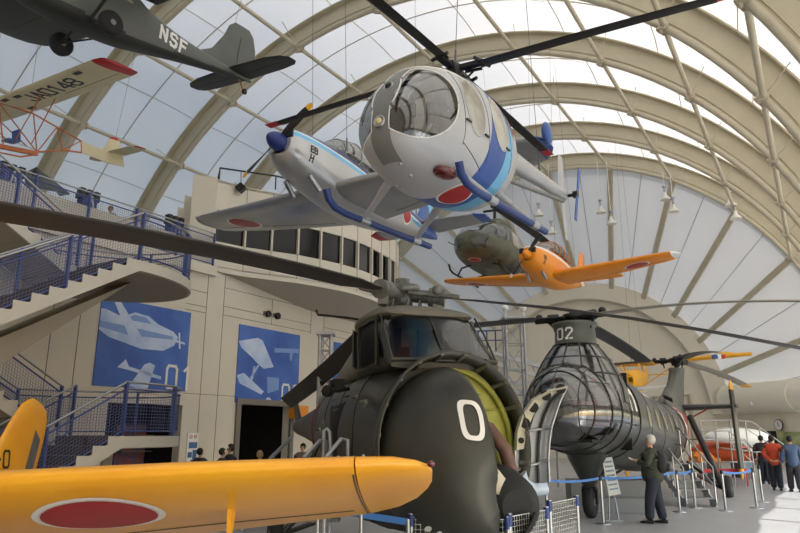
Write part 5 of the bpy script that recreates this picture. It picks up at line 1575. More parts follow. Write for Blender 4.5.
    # side marks
    for sg in (-1, 1):
        d_ = MB(); text(d_, 'H', .74, .13, placer(sf, (-.25 if sg > 0 else -1.1, sg * 1.2, 2.35), (0, -sg, 0), (0, 0, 1))); tag(d_.build('letter', 'white', t, world=False), 'white letter H')
        for k in range(6):
            x = -1.95 - 1.0 * k
            d_ = MB(); decal(d_, sf, (x, sg * 1.2, 2.25 - .02 * k), (0, -sg, 0), (0, 0, 1), ell(.2, .27), .006, 3); wo = d_.build('round_window', 'win_tan', t, world=False)
            d_ = MB(); decal_line(d_, sf, [V((x + .21 * cos(2 * pi * q / 24), sg * 1.3, 2.25 - .02 * k + .28 * sin(2 * pi * q / 24))) for q in range(24)], (0, -sg, 0), .016, closed=True); d_.build('window_ring', 'grey_drab', wo, world=False)
        for x in (-.95, -2.1, -3.6, -5.6, -7.3): 
            d_ = MB(); decal_line(d_, sf, [V((x, sg * 3, 1.1 + .14 * k)) for k in range(13)], (0, -sg, 0), .012); d_.build('panel_seam', 'cavity', t, world=False)
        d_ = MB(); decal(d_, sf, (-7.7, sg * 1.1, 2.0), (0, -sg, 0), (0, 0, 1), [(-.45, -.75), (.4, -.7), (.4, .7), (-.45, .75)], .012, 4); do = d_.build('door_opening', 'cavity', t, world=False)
    d_ = MB(); text(d_, '陸上自衛隊', .3, .045, placer(sf, (-2.4, 1.2, 2.80), (0, -1, 0), (0, 0, 1)), adv=7.6); d_.build('lettering', 'white', t, world=False)
    roundel(t, sf, (-10.0, .8, 2.5), (0, -1, 0), (0, 0, 1), .36)
    h = MB(); decal(h, sf, (-8.65, 1, 2.05), (0, -1, 0), (0, 0, 1), [(-.42, -.62), (.40, -.7), (.45, .55), (.1, .85), (-.35, .8)], .02, 5); h.build('open_cargo_door', 'red', t, world=False)
    h = MB(); decal_line(h, sf, [V((-8.18, 2, 1.3)), V((-8.18, 2, 1.7)), V((-8.18, 2, 2.2)), V((-8.25, 2, 2.55)), V((-8.6, 2, 2.82)), V((-9.0, 2, 2.86))], (0, -1, 0), .035); h.build('door_edge', 'white', t, world=False)
    # exhaust hatch
    h = MB(); h.prism([(-9.6, .35, 3.05), (-8.6, .5, 3.08), (-8.5, .25, 3.2), (-9.5, .1, 3.2)], (0, .02, .05)); h.build('air_intake', 'cavity', t, world=False)
    # rear pylon
    pr = [(2.55, -10.2, 2.8, .36), (3.0, -11.1, 2.1, .32), (3.5, -12.0, 1.5, .28), (4.0, -12.75, .95, .26), (4.45, -13.2, .62, .27), (4.6, -13.25, .60, .3), (4.62, -13.25, .3, .2)]
    b = MB(); b.loft([vring(*p) for p in pr]); b.build('rear_pylon', 'grey_drab', t, world=False)
    b = MB(); b.tube((-13.3, 0, 4.6), (-13.3, 0, 5.0), .09); b.build('rear_mast', 'rotor_black', t, world=False)
    # stabilisers with end fins
    for sg in (-1, 1):
        b = MB(); wing(b, [(sg * .2, -11.7, 1.5, 3.0, .16), (sg * 2.1, -11.8, 1.0, 3.02, .16)]); b.build('stabilizer', 'gloss_drab', t, world=False)
        b = MB(); b.loft([[V((-12.05 + .30 * fx_, sg * 1.98 + .09 * fy_, z)) for fx_, fy_ in ((cos(2 * pi * i / 14), sin(2 * pi * i / 14)) for i in range(14))] for z in (.85, 1.3, 2.5, 3.6)]); b.build('end_fin', 'gloss_drab', t, world=False)
        for z0, z1 in ((.5, .85), (3.6, 3.95)):
            b = MB(); b.loft([[V((-12.05 + .30 * q * cos(2 * pi * i / 14), sg * 1.98 + .09 * q * sin(2 * pi * i / 14), z)) for i in range(14)] for z, q in ((z0, .35 if z0 < 1 else 1), (z1, 1 if z0 < 1 else .35))]); b.build('end_fin_tip', 'yellow', t, world=False)
        b = MB(); b.tube((-12.2, sg * .2, 2.5), (-12.2, sg * 1.2, 3.0), .03, n=6); b.build('stabilizer_strut', 'red', t, world=False)
    # rotor heads and blades
    for hx, hz, azs, dr in ((0, 4.42, (160, 55, -54), .35), (-13.3, 4.95, (40, -100, 160), .55)):
        b = MB(); b.lathe([(-.2, .16), (-.05, .2), (0, .26), (.08, .26), (.1, .12), (.16, .1)], (hx, 0, hz), (0, 0, 1), 16)
        for az in azs:
            a = R_(az + 121.7); dd = V((cos(a), sin(a), 0)); cc = V((-sin(a), cos(a), 0)); c = V((hx, 0, hz))
            b.tube(c, c + dd * .9 - V((0, 0, .03)), .07, n=8); b.tube(c + dd * .35, c + dd * .6, .12, n=10); b.tube(c + dd * .2 + cc * .16, c + dd * .85 + cc * .14, .035, n=6); b.sphere(c + dd * .8 + V((0, 0, .05)), .09, 8, 6); b.box(c + dd * .5 - V((0, 0, .1)), (.1, .1, .12)); b.tube(c + dd * .45 - V((0, 0, .3)), c + dd * .5, .025, n=6)
        b.build('rotor_head', 'rotor_black', t, world=False)
        for az in azs:
            dr = .35 if hx == 0 else .55
            if az == -54: dr = .72
            a = R_(az + 121.7); b = MB(); rE = 5.0 if az in (-54, 160) else 6.1; blade(b, (hx, 0, 0), a, .85, rE, .46, hz, dr * (rE / 6.1) ** 2, .11, seg=12, pitch=8 if az not in (160, -54) else -3, twist=6); bo = b.build('rotor_blade', 'blade_pale' if az in (-54, 40) else 'bladegrey2', t, world=False)
            b = MB()
            dd = V((cos(a), sin(a), 0)); cc = V((-sin(a), cos(a), 0)); r2 = []
            for r in (rE, rE + .2, rE + .45 + (.6 if az == -54 else 0)):
                p = V((hx, 0, hz)) + dd * r - V((0, 0, dr * ((r) / 6.1) ** 2)); r2.append([p + cc * ((fx - .3) * .46) + V((0, 0, fz * .46)) for fx, fz in airfoil(6, .12)])
            b.loft(r2); b.build('blade_tip', 'yellow', bo, world=False)
    # nose gear with cone fairing
    b = MB(); b.lathe([(0, .52), (.3, .42), (.85, .15), (.9, .12)], (-.3, 0, 1.55), (0, 0, -1), 24); b.build('gear_fairing', 'gloss_drab', t, world=False)
    b = MB(); b.tube((-.3, 0, .8), (-.3, 0, .3), .06); b.box((-.3, 0, .62), (.14, .3, .1)); b.tube((-.3, .15, .62), (-.3, .15, .3), .035); b.tube((-.3, -.15, .62), (-.3, -.15, .3), .035); b.build('nose_leg', 'cavity', t, world=False)
    wheel(t, (-.3, 0, .34), .34, .2)
    for sg in (-1, 1):
        b = MB(); b.tube((-9.3, sg * .9, 2.55), (-7.4, sg * 1.85, .45), .1, .08, n=12); b.tube((-6.6, sg * .9, 1.0), (-7.3, sg * 1.85, .4), .05, n=8); b.tube((-8.4, sg * .8, 1.1), (-7.5, sg * 1.85, .4), .045, n=8); b.build('main_leg', 'rotor_black', t, world=False)
        wheel(t, (-7.4, sg * 2.0, .38), .38, .22)
    for x, z in ((-2.6, 1.45), (-2.9, 1.42), (-1.0, 3.2)):
        h_ = sf.hit((x, 3, z), (0, -1, 0)); b = MB(); b.sphere(h_, .06, 8, 6); b.build('fitting', 'cavity', t, world=False)
    b = MB(); b.tube((-1.8, 1.0, 1.35), (-4.2, 1.05, 1.0), .012, n=5); b.build('drain_line', 'chrome', t, world=False)
M['red_seat'] = mat('red_seat_cover', (190, 50, 52), .7)
M['win_tan'] = mat('tan_window_blind', (128, 122, 100), .3, coat=.3)
M['blade_pale'] = mat('pale_rotor_blade', (150, 146, 134), .45)
M['bladegrey2'] = mat('grey_rotor_blade', (66, 66, 66), .42)
tandem()

# ================================================================ YELLOW TRAINER in the foreground
M['trainer_y'] = mat('trainer_yellow', (240, 172, 22), .33, noise=.10, nscale=1.1, c2=(226, 152, 16), coat=.25)
M['rud_grey'] = mat('grey_rudder_patch', (98, 100, 104), .5, noise=.3, nscale=6)
def t6():
    # local: wing tip nav light at (0, 6.4, 0)
    rot = Rmat((0, 0, 0), -92, 18, 3.0); tip = at(431, 461.5, 4.5)
    rot.translation = tip - rot @ V((0, 6.4, 0)); mw = rot
    t = thing('yellow_trainer', 'bright yellow trainer, its wing with red roundel crossing the foreground and tail at left edge', 'aeroplane', mw)
    ws = []
    for sg in (1, -1):
        b = MB(); secs = [(sg * .5, .85, 2.6, -.30, .13), (sg * 2.0, .62, 2.5, -.19, .13), (sg * 3.6, .40, 2.15, -.09, .122), (sg * 4.8, .24, 1.85, -.04, .122), (sg * 5.9, .09, 1.5, -.01, .13)]
        wing(b, secs, 14); ws.append(Surf(b)); b.build('wing', 'trainer_y', t, world=False)
        b = MB(); wing(b, [(sg * 5.91, .085, 1.49, -.01, .13), (sg * 6.15, .03, 1.28, .0, .13), (sg * 6.3, -.03, .95, .0, .12), (sg * 6.38, -.1, .6, .0, .1), (sg * 6.41, -.2, .3, 0, .08)], 14); wt = b.build('wing_tip', 'trainer_y', t, world=False)
        b = MB(); b.sphere((-.06, sg * 6.4, 0), .028, 10, 6, sc=(1.2, 1, .8)); b.build('nav_light', 'red_lens' if sg > 0 else 'plexi_side', wt, world=False)
        s_ = ws[-1]
        b = MB()
        rg = []
        for k in range(17):
            f = k / 16; rg.append(V((.1 - 1.42 * f, sg * 5.905, 0)))
        decal_line(b, s_, [V((p.x, sg * 5.89, -2)) for p in rg], (0, 0, 1), .007); decal_line(b, s_, [V((p.x, sg * 5.89, 2)) for p in rg], (0, 0, -1), .007)
        decal_line(b, s_, [V((-1.05 + .0 * k, sg * (3.2 + 2.6 * k / 12), -2)) for k in range(13)], (0, 0, 1), .008)
        decal_line(b, s_, [V((-1.05 - .06 * k, sg * 3.2, -2)) for k in range(13)], (0, 0, 1), .008)
        b.build('aileron_gap', 'seam', t, world=False)
        roundel(t, s_, (-.30, sg * 4.14, -2), (0, 0, 1), (1, 0, 0), .37, 1.14, .004)
        b = MB(); b.tube((-.35, sg * 5.75, .09), (-.35, sg * 5.75, .17), .012, n=8); b.tube((-.35, sg * 5.93, .09), (-.35, sg * 5.93, .17), .012, n=8); b.build('wing_pin', 'chrome', t, world=False)
        # tie-down bracket under the wing
        b = MB(); h = s_.hit((-.55, sg * 4.95, -2), (0, 0, 1)); 
        b.prism([h + V((-.06, 0, .01)), h + V((.06, 0, .01)), h + V((.03, 0, -.16)), h + V((-.03, 0, -.16))], (0, .03, 0)); b.build('tie_down_bracket', 'trainer_y', t, world=False)
        b = MB(); b.tube(h + V((0, .015, -.16)), h + V((-.02, .015, -.30)), .05, .035, n=10); b.build('pitot_cover', 'black', t, world=False)
        b = MB(); b.tube((.55, sg * 1.35, -.4), (.75, sg * 1.35, -1.35), .07, n=12); b.build('gear_leg', 'chrome', t, world=False); wheel(t, (.78, sg * 1.35, -1.3), .34, .2)
        b = MB(); wing(b, [(sg * .1, -5.3, 1.1, 1.0, .09), (sg * 1.4, -5.5, .8, 1.02, .09), (sg * 1.6, -5.7, .4, 1.02, .08)]); b.build('tailplane', 'trainer_y', t, world=False)
    st = [(2.2, .5, -.6, .45, 2, .5), (2.0, .62, -.72, .58, 2, .5), (1.0, .62, -.75, .62, 2.1, .5), (0, .55, -.7, .75, 2.2, .5), (-2, .5, -.55, .85, 2.2, .5), (-4, .3, .2, 1.05, 2, .5), (-6, .12, .75, 1.15, 2, .5), (-6.4, .03, .85, 1.0, 2, .5)]
    b = MB(); body(b, st, .15, 40); b.build('fuselage', 'trainer_y', t, world=False)
    cst = [(.9, .1, .6, .75, 2, .2), (.4, .38, .6, 1.12, 2.4, .2), (-.5, .4, .62, 1.25, 2.4, .2), (-2.2, .36, .7, 1.2, 2.4, .2), (-3.0, .12, .75, .95, 2, .2)]
    b = MB(); body(b, cst, .15, 28); b.build('canopy', 'plexi', t, world=False)
    prop(t, (2.35, 0, -.05), 1.37, 2, R_(80), .18, .14, 'yellow', spin='trainer_y')
    b = MB(); wing(b, [(.9, -4.9, 1.6, 0, .075), (1.9, -5.25, 1.30, 0, .08), (2.5, -5.48, 1.08, 0, .08), (2.85, -5.66, .86, 0, .08), (3.0, -5.82, .60, 0, .08), (3.06, -5.95, .32, 0, .07)], axis='z'); ff = Surf(b); b.build('fin', 'trainer_y', t, world=False)
    b = MB(); decal(b, ff, (-6.3, .1, 2.0), (0, -1, 0), (0, 0, 1), [(-.15, -.75), (.12, -.75), (.12, .5), (-.12, .6)], .004, 4)
    b.build('rudder_patch', 'rud_grey', t, world=False)
    b = MB(); text(b, '52-0', .24, .035, placer(ff, (-4.95, .1, 1.62), (0, -1, 0), (.3, 0, 1)), adv=6); b.build('serial_number', 'black', t, world=False)
t6()
# ================================================================ PEOPLE
M['skin'] = mat('skin', (206, 160, 132), .55)
M['hair_black'] = mat('black_hair', (26, 22, 22), .6)
M['hair_grey'] = mat('white_grey_hair', (196, 192, 186), .7)
M['hair_blond'] = mat('light_brown_hair', (168, 140, 112), .7)
M['jk_olive'] = mat('dark_olive_jacket', (62, 66, 52), .8, noise=.2, nscale=8)
M['navy'] = mat('navy_trousers', (32, 36, 50), .8)
M['jk_orange'] = mat('orange_red_jacket', (196, 70, 36), .75, noise=.15, nscale=6)
M['jk_dark'] = mat('dark_jacket', (40, 40, 48), .8)
M['jk_blue'] = mat('slate_blue_jacket', (70, 90, 122), .8)
M['jk_grey'] = mat('grey_brown_jacket', (96, 88, 80), .8)
M['shoe'] = mat('black_shoe', (20, 20, 20), .45)
M['pack'] = mat('black_backpack', (24, 25, 30), .7)
M['paper'] = mat('paper', (236, 236, 230), .6)
def skinned(name, verts, edges, m, parent, root=0, sub=2):
    me = bpy.data.meshes.new(name)
    me.from_pydata([v[:3] for v in verts], edges, [])
    me.materials.append(M[m])
    o = bpy.data.objects.new(name, me); col.objects.link(o); o.parent = parent
    sk = o.modifiers.new('skin', 'SKIN'); sk.use_smooth_shade = True
    lay = me.skin_vertices[0].data if me.skin_vertices else None
    if lay is None:
        bm = bmesh.new(); bm.from_mesh(me); l = bm.verts.layers.skin.verify()
        for i, v in enumerate(bm.verts):
            r = verts[i][3]; r2 = verts[i][4] if len(verts[i]) > 4 else r
            v[l].radius = (r, r2); v[l].use_root = (i == root)
        bm.to_mesh(me); bm.free()
    else:
        for i, d in enumerate(lay):
            r = verts[i][3]; r2 = verts[i][4] if len(verts[i]) > 4 else r
            d.radius = (r, r2); d.use_root = (i == root)
    s_ = o.modifiers.new('smooth', 'SUBSURF'); s_.levels = sub; s_.render_levels = sub
    return o
import bmesh
def person(loc, face, label, jacket, trousers, hair, h=1.68, arms='down', stride=.1, group=None, look=0, upper_only=False, hairlen=.0):
    """face: heading in degrees (direction the person faces, 0 = +X). Local: x forward, y left"""
    k = h / 1.70
    mw = Matrix.Translation(V(loc)) @ Matrix.Rotation(R_(face), 4, 'Z') @ Matrix.Scale(k, 4)
    t = bpy.data.objects.new('person', None); t.empty_display_size = .2; col.objects.link(t); t.matrix_world = mw; PM[t.name] = mw.copy()
    tag(t, label, 'person', group)
    hips = (0, 0, .93); S = stride
    def arm(sg):
        sh = (0, sg * .185, 1.40)
        if arms == 'down': return [sh, (-.02, sg * .28, 1.12), (.05, sg * .28, .88), (.07, sg * .275, .80)]
        if arms == 'back': return [sh, (-.10, sg * .30, 1.13), (-.21, sg * .10, .95), (-.22, sg * .03, .93)]
        if arms == 'read': return [sh, (.04, sg * .24, 1.15), (.28, sg * .12, 1.22), (.34, sg * .08, 1.24)]
        if arms == 'carry': return [sh, (.0, sg * .25, 1.14), (.2, sg * .2, 1.05), (.27, sg * .18, 1.06)]
    v = [(0, 0, .93, .13, .11), (0, 0, 1.10, .12, .095), (0, 0, 1.28, .145, .10), (0, 0, 1.41, .10, .08), (0.005, 0, 1.48, .05, .05), (.01, 0, 1.54, .055, .055), (.02, 0, 1.61, .072, .085), (.015, 0, 1.68, .05, .055)]
    e = [(i, i + 1) for i in range(7)]
    def add(p, r, prev):
        v.append((*p, r)); e.append((prev, len(v) - 1)); return len(v) - 1
    leg_pts = {}
    for sg in (-1, 1):
        a = arm(sg); i = add(a[0], .058, 3); i = add(a[1], .042, i); i = add(a[2], .028, i); pm = add(a[3], .030, i)
        A = V(a[3]); d = (V(a[3]) - V(a[2])).normalized(); side = V((0, sg, 0)) if abs(d.y) < .8 else V((1, 0, 0))
        side = (side - d * side.dot(d)).normalized(); nrm = d.cross(side)
        for q, L in zip((-1.5, -.5, .5, 1.5), (.058, .07, .066, .05)):
            b0 = A + d * .035 + side * q * .015
            j = add(tuple(b0), .009, pm); j = add(tuple(b0 + d * L * .6 - side * .0), .0085, j); add(tuple(b0 + d * L * .95 - nrm * .012 * sg), .007, j)
        b0 = A - side * .03 + d * .005; j = add(tuple(b0), .010, pm); add(tuple(b0 + d * .035 - side * .012), .008, j)
        off = S * sg
        hp = (0, sg * .09, .86); kn = (off * .5 + .02, sg * .095, .49); an = (off, sg * .095, .09)
        leg_pts[sg] = (hp, kn, an)
        i = add(hp, .085, 0); i = add(kn, .058, i); i = add(an, .038, i); add((off + .12, sg * .10, .035), .032, i)
    skinned('body', v, e, 'skin', t)
    # trousers
    vv = [(0, 0, 1.02, .17, .14), (0, 0, .90, .18, .15)]; ee = [(0, 1)]
    for sg in (-1, 1):
        hp, kn, an = leg_pts[sg]
        n0 = len(vv); vv += [(hp[0], hp[1] * 1.05, hp[2] - .06, .135), (kn[0], kn[1], kn[2], .112), (an[0], an[1], an[2] - .03, .096)]
        ee += [(1, n0), (n0, n0 + 1), (n0 + 1, n0 + 2)]
    skinned('trousers', vv, ee, trousers, t)
    # jacket with sleeves
    vv = [(0, 0, .74, .26, .21), (0, 0, 1.05, .24, .19), (0, 0, 1.27, .255, .18), (0, 0, 1.42, .16, .13), (0, 0, 1.485, .075, .075)]; ee = [(0, 1), (1, 2), (2, 3), (3, 4)]
    for sg in (-1, 1):
        a = arm(sg); n0 = len(vv); vv += [(*a[0], .10), (*a[1], .078), (*V(a[1]).lerp(V(a[2]), .95), .058)]
        ee += [(3, n0), (n0, n0 + 1), (n0 + 1, n0 + 2)]
    skinned('jacket', vv, ee, jacket, t)
    b = MB(); c = V((.0, 0, 1.635))
    b.sphere(c + V((-.018, 0, .022)), .105, 18, 12, sc=(.98, .86, 1.02)); keep(b, lambda q: q.x < c.x + .045 and q.z > 1.545 - hairlen or q.z > c.z + .065)
    b.build('hair', hair, t, world=False, solid=.006)
    b = MB(); b.tube((.10, 0, 1.62), (.118, 0, 1.595), .010, .014, n=8); b.build('nose', 'skin', t, world=False)
    for sg in (-1, 1):
        b = MB(); b.sphere((.088, sg * .032, 1.632), .011, 8, 6, sc=(.6, 1, .7)); b.build('eye', 'hair_black', t, world=False)
        b = MB(); b.sphere((.0, sg * .085, 1.615), .026, 8, 6, sc=(.5, .35, 1)); b.build('ear', 'skin', t, world=False)
        hp, kn, an = leg_pts[sg]
        b = MB(); b.loft([sring(an[0] - .08, .035, 0, .07, 2.5, 14, yc=sg * .097), sring(an[0] - .02, .045, 0, .09, 2.5, 14, yc=sg * .097), sring(an[0] + .08, .05, 0, .065, 2.5, 14, yc=sg * .10), sring(an[0] + .18, .035, 0, .045, 2.5, 14, yc=sg * .105)]); b.build('shoe', 'shoe', t, world=False)
    b = MB(); b.box((.098, 0, 1.572), (.008, .045, .008)); b.build('mouth', 'red_dull', t, world=False)
    return t
# man reading, with backpack (faces left towards the helicopter)
pm = onz(657, 523.5, 0)
man = person((pm.x, pm.y, 0), 150, 'grey-haired person in dark olive jacket reading a leaflet beside the blue barrier', 'jk_olive', 'navy', 'hair_grey', 1.72, 'read', .12)
mm = PM[man.name]
t = thing('backpack', 'black backpack worn by the grey-haired man at the barrier', 'backpack', mm)
b = MB(); body(b, [(-.10, .13, 1.0, 1.40, 3, .5), (-.16, .16, .96, 1.44, 3, .5), (-.26, .14, 1.0, 1.40, 3, .5), (-.30, .10, 1.06, 1.3, 3, .5)], .03, 24); b.build('pack_body', 'pack', t, world=False)
b = MB(); body(b, [(-.28, .10, 1.02, 1.2, 3, .5), (-.35, .08, 1.04, 1.18, 3, .5)], .03, 20); b.build('front_pocket', 'pack', t, world=False)
for sg in (-1, 1):
    b = MB(); b.path([(-.14, sg * .1, 1.40), (-.02, sg * .13, 1.50), (.10, sg * .13, 1.42), (.15, sg * .14, 1.25), (.05, sg * .19, 1.1), (-.13, sg * .13, 1.02)], .018, n=6); b.build('shoulder_strap', 'pack', t, world=False)
b = MB(); b.T = mm; b.box((.40, .03, 1.26), (.10, .16, .012), Matrix.Rotation(R_(-30), 3, 'Y')); tag(b.build('leaflet', 'paper'), 'white leaflet in the hands of the grey-haired man', 'leaflet')
for (px, py, face, lab, jk, tr_, hr, h, arms, st_) in (
    (778, 490.5, 62, 'person in orange-red jacket walking away with hands clasped behind the back', 'jk_orange', 'navy', 'hair_black', 1.70, 'back', .08),
    (766.5, 484, 60, 'person in dark clothes half hidden left of the orange-red jacket', 'jk_dark', 'navy', 'hair_black', 1.68, 'down', .05),
    (796.5, 492, 75, 'person in slate blue jacket at the right edge of the picture', 'jk_blue', 'jk_dark', 'hair_black', 1.68, 'down', .14)):
    p = onz(px, py, 0); person((p.x, p.y, 0), face, lab, jk, tr_, hr, h, arms, st_)
# visitors near the dark entrance, heads show over the yellow wing: (px, head-top py, Y)
for (px, py, Y, face, lab, jk, hr, hl) in (
    (200.5, 450, 17.0, 60, 'black-haired visitor in front of the notice panel, only head above the yellow wing', 'jk_dark', 'hair_black', .10),
    (223, 450, 16.6, 20, 'dark-haired visitor left of the dark entrance, facing right', 'jk_dark', 'hair_black', .0),
    (230.5, 446, 17.0, 200, 'taller dark-haired visitor in dark jacket at the left jamb of the dark entrance', 'jk_dark', 'hair_black', .0),
    (260, 452.5, 15.5, 100, 'fair-haired visitor in front of the dark entrance', 'jk_grey', 'hair_blond', .08),
    (303, 445, 19.0, -100, 'small visitor facing us between the tail of the big helicopter and the wall', 'jk_grey', 'hair_black', .02)):
    q = at(px, py, Y); person((q.x, q.y, 0), face, lab, jk, 'navy', hr, max(1.35, min(1.8, q.z + .0)), 'down', .05)

# ================================================================ FLOOR FITTINGS
M['belt'] = mat('blue_belt', (66, 122, 192), .6)
M['platform'] = mat('grey_platform', (128, 130, 130), .7, noise=.08, nscale=2)
M['grid_white'] = mat('white_wire_grid', (206, 204, 196), .5)
def stanchion(p, lab, h=.95, group='barrier posts'):
    t = thing('barrier_post', lab, 'barrier post', Matrix.Translation(V((p.x, p.y, 0))), None)
    b = MB(); b.lathe([(0, .16), (.012, .16), (.03, .04)], (p.x, p.y, 0), (0, 0, 1), 24); b.build('base', 'chrome', t)
    b = MB(); b.tube((p.x, p.y, .02), (p.x, p.y, h), .03, n=14); b.build('pole', 'chrome', t)
    b = MB(); b.tube((p.x, p.y, h - .1), (p.x, p.y, h), .036, n=14); b.build('head', 'black', t)
    return V((p.x, p.y, h - .05))
SPX = [((548, 528), 'steel barrier post beside the white wire fence under the open nose door'), ((603.5, 524), 'steel barrier post directly left of the white sign board'), ((680, 512), 'steel barrier post just right of the man with the backpack'),
       ((695.5, 508), 'steel barrier post at the foot of the boarding stairs, left side'), ((726, 511), 'steel barrier post right of the boarding stairs, left end of the short blue belt'), ((757, 508), 'steel barrier post at the right end of the short blue belt'), ((763, 502), 'steel barrier post behind the right end of the short blue belt')]
tops = [stanchion(onz(x, y, 0), l) for (x, y), l in SPX]
def belt(a, b_, lab, sag=.05):
    mb = MB(); n = 8
    for k in range(n):
        p = a.lerp(b_, k / n) - V((0, 0, sag * 4 * (k / n) * (1 - k / n))); q = a.lerp(b_, (k + 1) / n) - V((0, 0, sag * 4 * ((k + 1) / n) * (1 - (k + 1) / n)))
        mb.bar(p, q, .004, .05)
    tag(mb.build('barrier_belt', 'belt'), lab, 'barrier belt')
belt(tops[0], tops[1], 'blue barrier belt from the open nose door to the sign board post')
belt(tops[1], tops[2], 'blue barrier belt running behind the sign board and the man with the backpack')
belt(tops[2], tops[3], 'short piece of blue barrier belt in front of the boarding stairs')
belt(tops[4], tops[5], 'blue barrier belt right of the boarding stairs')
# blue rope rail in front of the big helicopter
pa, pb = at(318, 508, 8.6), at(408, 522, 8.0)
t = thing('low_barrier', 'blue topped steel barrier rail below the yellow wing, before the big dark helicopter', 'barrier', Matrix.Translation(V((pa.x, pa.y, 0))))
b = MB(); b.bar(pa, pb, .02, .07); b.build('blue_rail', 'belt', t)
for p in (pa, pa.lerp(pb, .5), pb):
    b = MB(); b.tube((p.x, p.y, 0), (p.x, p.y, p.z + .03), .025, n=10); b.build('post', 'chrome', t)
# white wire fences
def fence(a, b_, z0, z1, lab):
    t = thing('wire_fence_panel', lab, 'fence', Matrix.Translation(V((a.x, a.y, 0))))
    A, B_ = V((a.x, a.y, 0)), V((b_.x, b_.y, 0)); L = (B_ - A).length
    m = MB(); n = max(4, int(L / .055))
    for k in range(n + 1): m.tube(A.lerp(B_, k / n) + Z(z0), A.lerp(B_, k / n) + Z(z1), .003, n=4, caps=False)
    for k in range(int((z1 - z0) / .055) + 1): m.tube(A + Z(z0 + k * .055), B_ + Z(z0 + k * .055), .003, n=4, caps=False)
    m.build('wire_grid', 'grid_white', t)
    m = MB(); m.path([A + Z(z0), A + Z(z1), B_ + Z(z1), B_ + Z(z0)], .008, n=6, closed=True); m.build('frame', 'grid_white', t)
    for P in (A, B_):
        m = MB(); m.tube(P, P + Z(z1 + .03), .028, n=12); m.tube(P + Z(z1 - .12), P + Z(z1 + .04), .034, n=12); po = m.build('post', 'chrome', t)
        m = MB(); m.tube(P + Z(z1 - .1), P + Z(z1 + .03), .036, n=12); m.build('post_cap', 'skid_blue', po)
        m = MB(); m.lathe([(0, .15), (.015, .15), (.03, .03)], P, (0, 0, 1), 20); m.build('foot', 'chrome', t)
fz = .86
fence(at(411, 513, 8.15), at(507, 513, 7.9), .12, fz, 'white wire grid fence panel directly below the nose of the big helicopter')
fence(at(509, 511, 7.9), at(546, 504, 8.6), .12, fz + .03, 'white wire grid fence panel right of the nose, turning away')
fence(at(549, 497, 9.1), at(576, 492, 9.8), .12, fz + .06, 'small white wire grid fence panel under the open silver nose door')
# sign board on two legs
s0 = onz(612, 520, 0)
t = thing('sign_board', 'white leaning information board on thin metal legs in front of the tandem helicopter', 'sign board', Matrix.Translation(s0))
Y0 = s0.y
q = [at(602, 458, Y0 + .1), at(612, 457, Y0 + .1), at(621, 494, Y0 - .05), at(609, 496, Y0 - .05)]
b = MB(); b.prism(q, (.0, .03, 0)); b.build('panel', 'paper', t)
M['print'] = mat('pale_blue_print', (150, 176, 204), .6, noise=.4, nscale=14)
b = MB()
for k in range(7):
    f = .12 + k * .12; a_, c_ = q[0].lerp(q[3], f), q[1].lerp(q[2], f); b.bar(a_.lerp(c_, .12) - V((0, .012, 0)), a_.lerp(c_, .86) - V((0, .012, 0)), .006, .035)
b.build('printed_lines', 'print', t)
for (x0, y0, x1, y1) in ((609, 494, 609, 520), (614, 494, 619, 521)):
    b = MB(); b.tube(at(x0, y0, Y0), V((onz(x1, y1, 0).x, onz(x1, y1, 0).y, 0)), .018, n=8); b.build('leg', 'chrome', t)
b = MB(); f0, f1 = onz(606, 521, 0), onz(623, 521.5, 0); b.bar(f0 + Z(.015), f1 + Z(.015), .06, .03); b.build('foot_plate', 'chrome', t)
# grey low platforms under the tandem helicopter
def platform(px0, px1, pyb, h, dep, lab):
    a, c = onz(px0, pyb, 0), onz(px1, pyb + .5, 0)
    d = (c - a).normalized(); n_ = V((-d.y, d.x, 0))
    m = MB(); m.prism([a, c, c + n_ * dep, a + n_ * dep], (0, 0, h)); tag(m.build('platform', 'platform', bevel=.01), lab, 'platform')
platform(594, 651, 513.5, .34, .5, 'low grey display step under the tandem helicopter, front one')
platform(572, 654, 505, .62, .8, 'taller grey display step behind the low one under the tandem helicopter')
# boarding stairs at the cargo door
def rails(t, P, hs, m='chrome', r=.02):
    for p, q in zip(P[:-1], P[1:]): pass
base0, base1 = onz(702, 507, 0), onz(676, 498, 0)
t = thing('boarding_stairs', 'silver boarding stairs with tubular handrails leading to the cargo door of the tandem helicopter', 'boarding stairs', Matrix.Translation(base0))
dirv = V((-.52, .85, 0)).normalized() ; dirv = (at(664, 470, 19.6) - at(706, 505, 17.6)); dirv.z = 0; dirv.normalize(); sd = V((dirv.y, -dirv.x, 0))
if sd.x < 0: sd = -sd
for w_ in (0, .8):
    b = MB()
    A = base0 + sd * (w_ - .4)
    for k in range(5):
        c = A + dirv * (.28 * k); b.bar(c + Z(.2 * k + .1), c + dirv * .28 + Z(.2 * k + .1), .03, .2)
    b.bar(A + Z(.02), A + dirv * 1.5 + Z(1.02), .04, .16); b.build('stringer', 'alum', t)
    b = MB(); P0_, P1_, P2_ = A, A + dirv * 1.5 + Z(1.0), A + dirv * 2.2 + Z(1.0)
    b.path([P0_ + Z(.05), P0_ + Z(.95), P1_ + Z(.95), P2_ + Z(.95), P2_ - Z(.95)], .022, n=8); b.path([P0_ + Z(.5), P1_ + Z(.5), P2_ + Z(.5)], .018, n=8)
    for f in (.33, .66, 1): b.tube(P0_.lerp(P1_, f), P0_.lerp(P1_, f) + Z(.95), .018, n=8)
    b.tube(P1_, P1_ - Z(1.0), .02, n=8); b.build('handrail', 'chrome', t)
for k in range(5):
    b = MB(); c = base0 + dirv * (.28 * k + .14) + Z(.2 * k + .2); b.bar(c - sd * .38, c + sd * .38, .28, .03); b.build('step', 'platform', t)
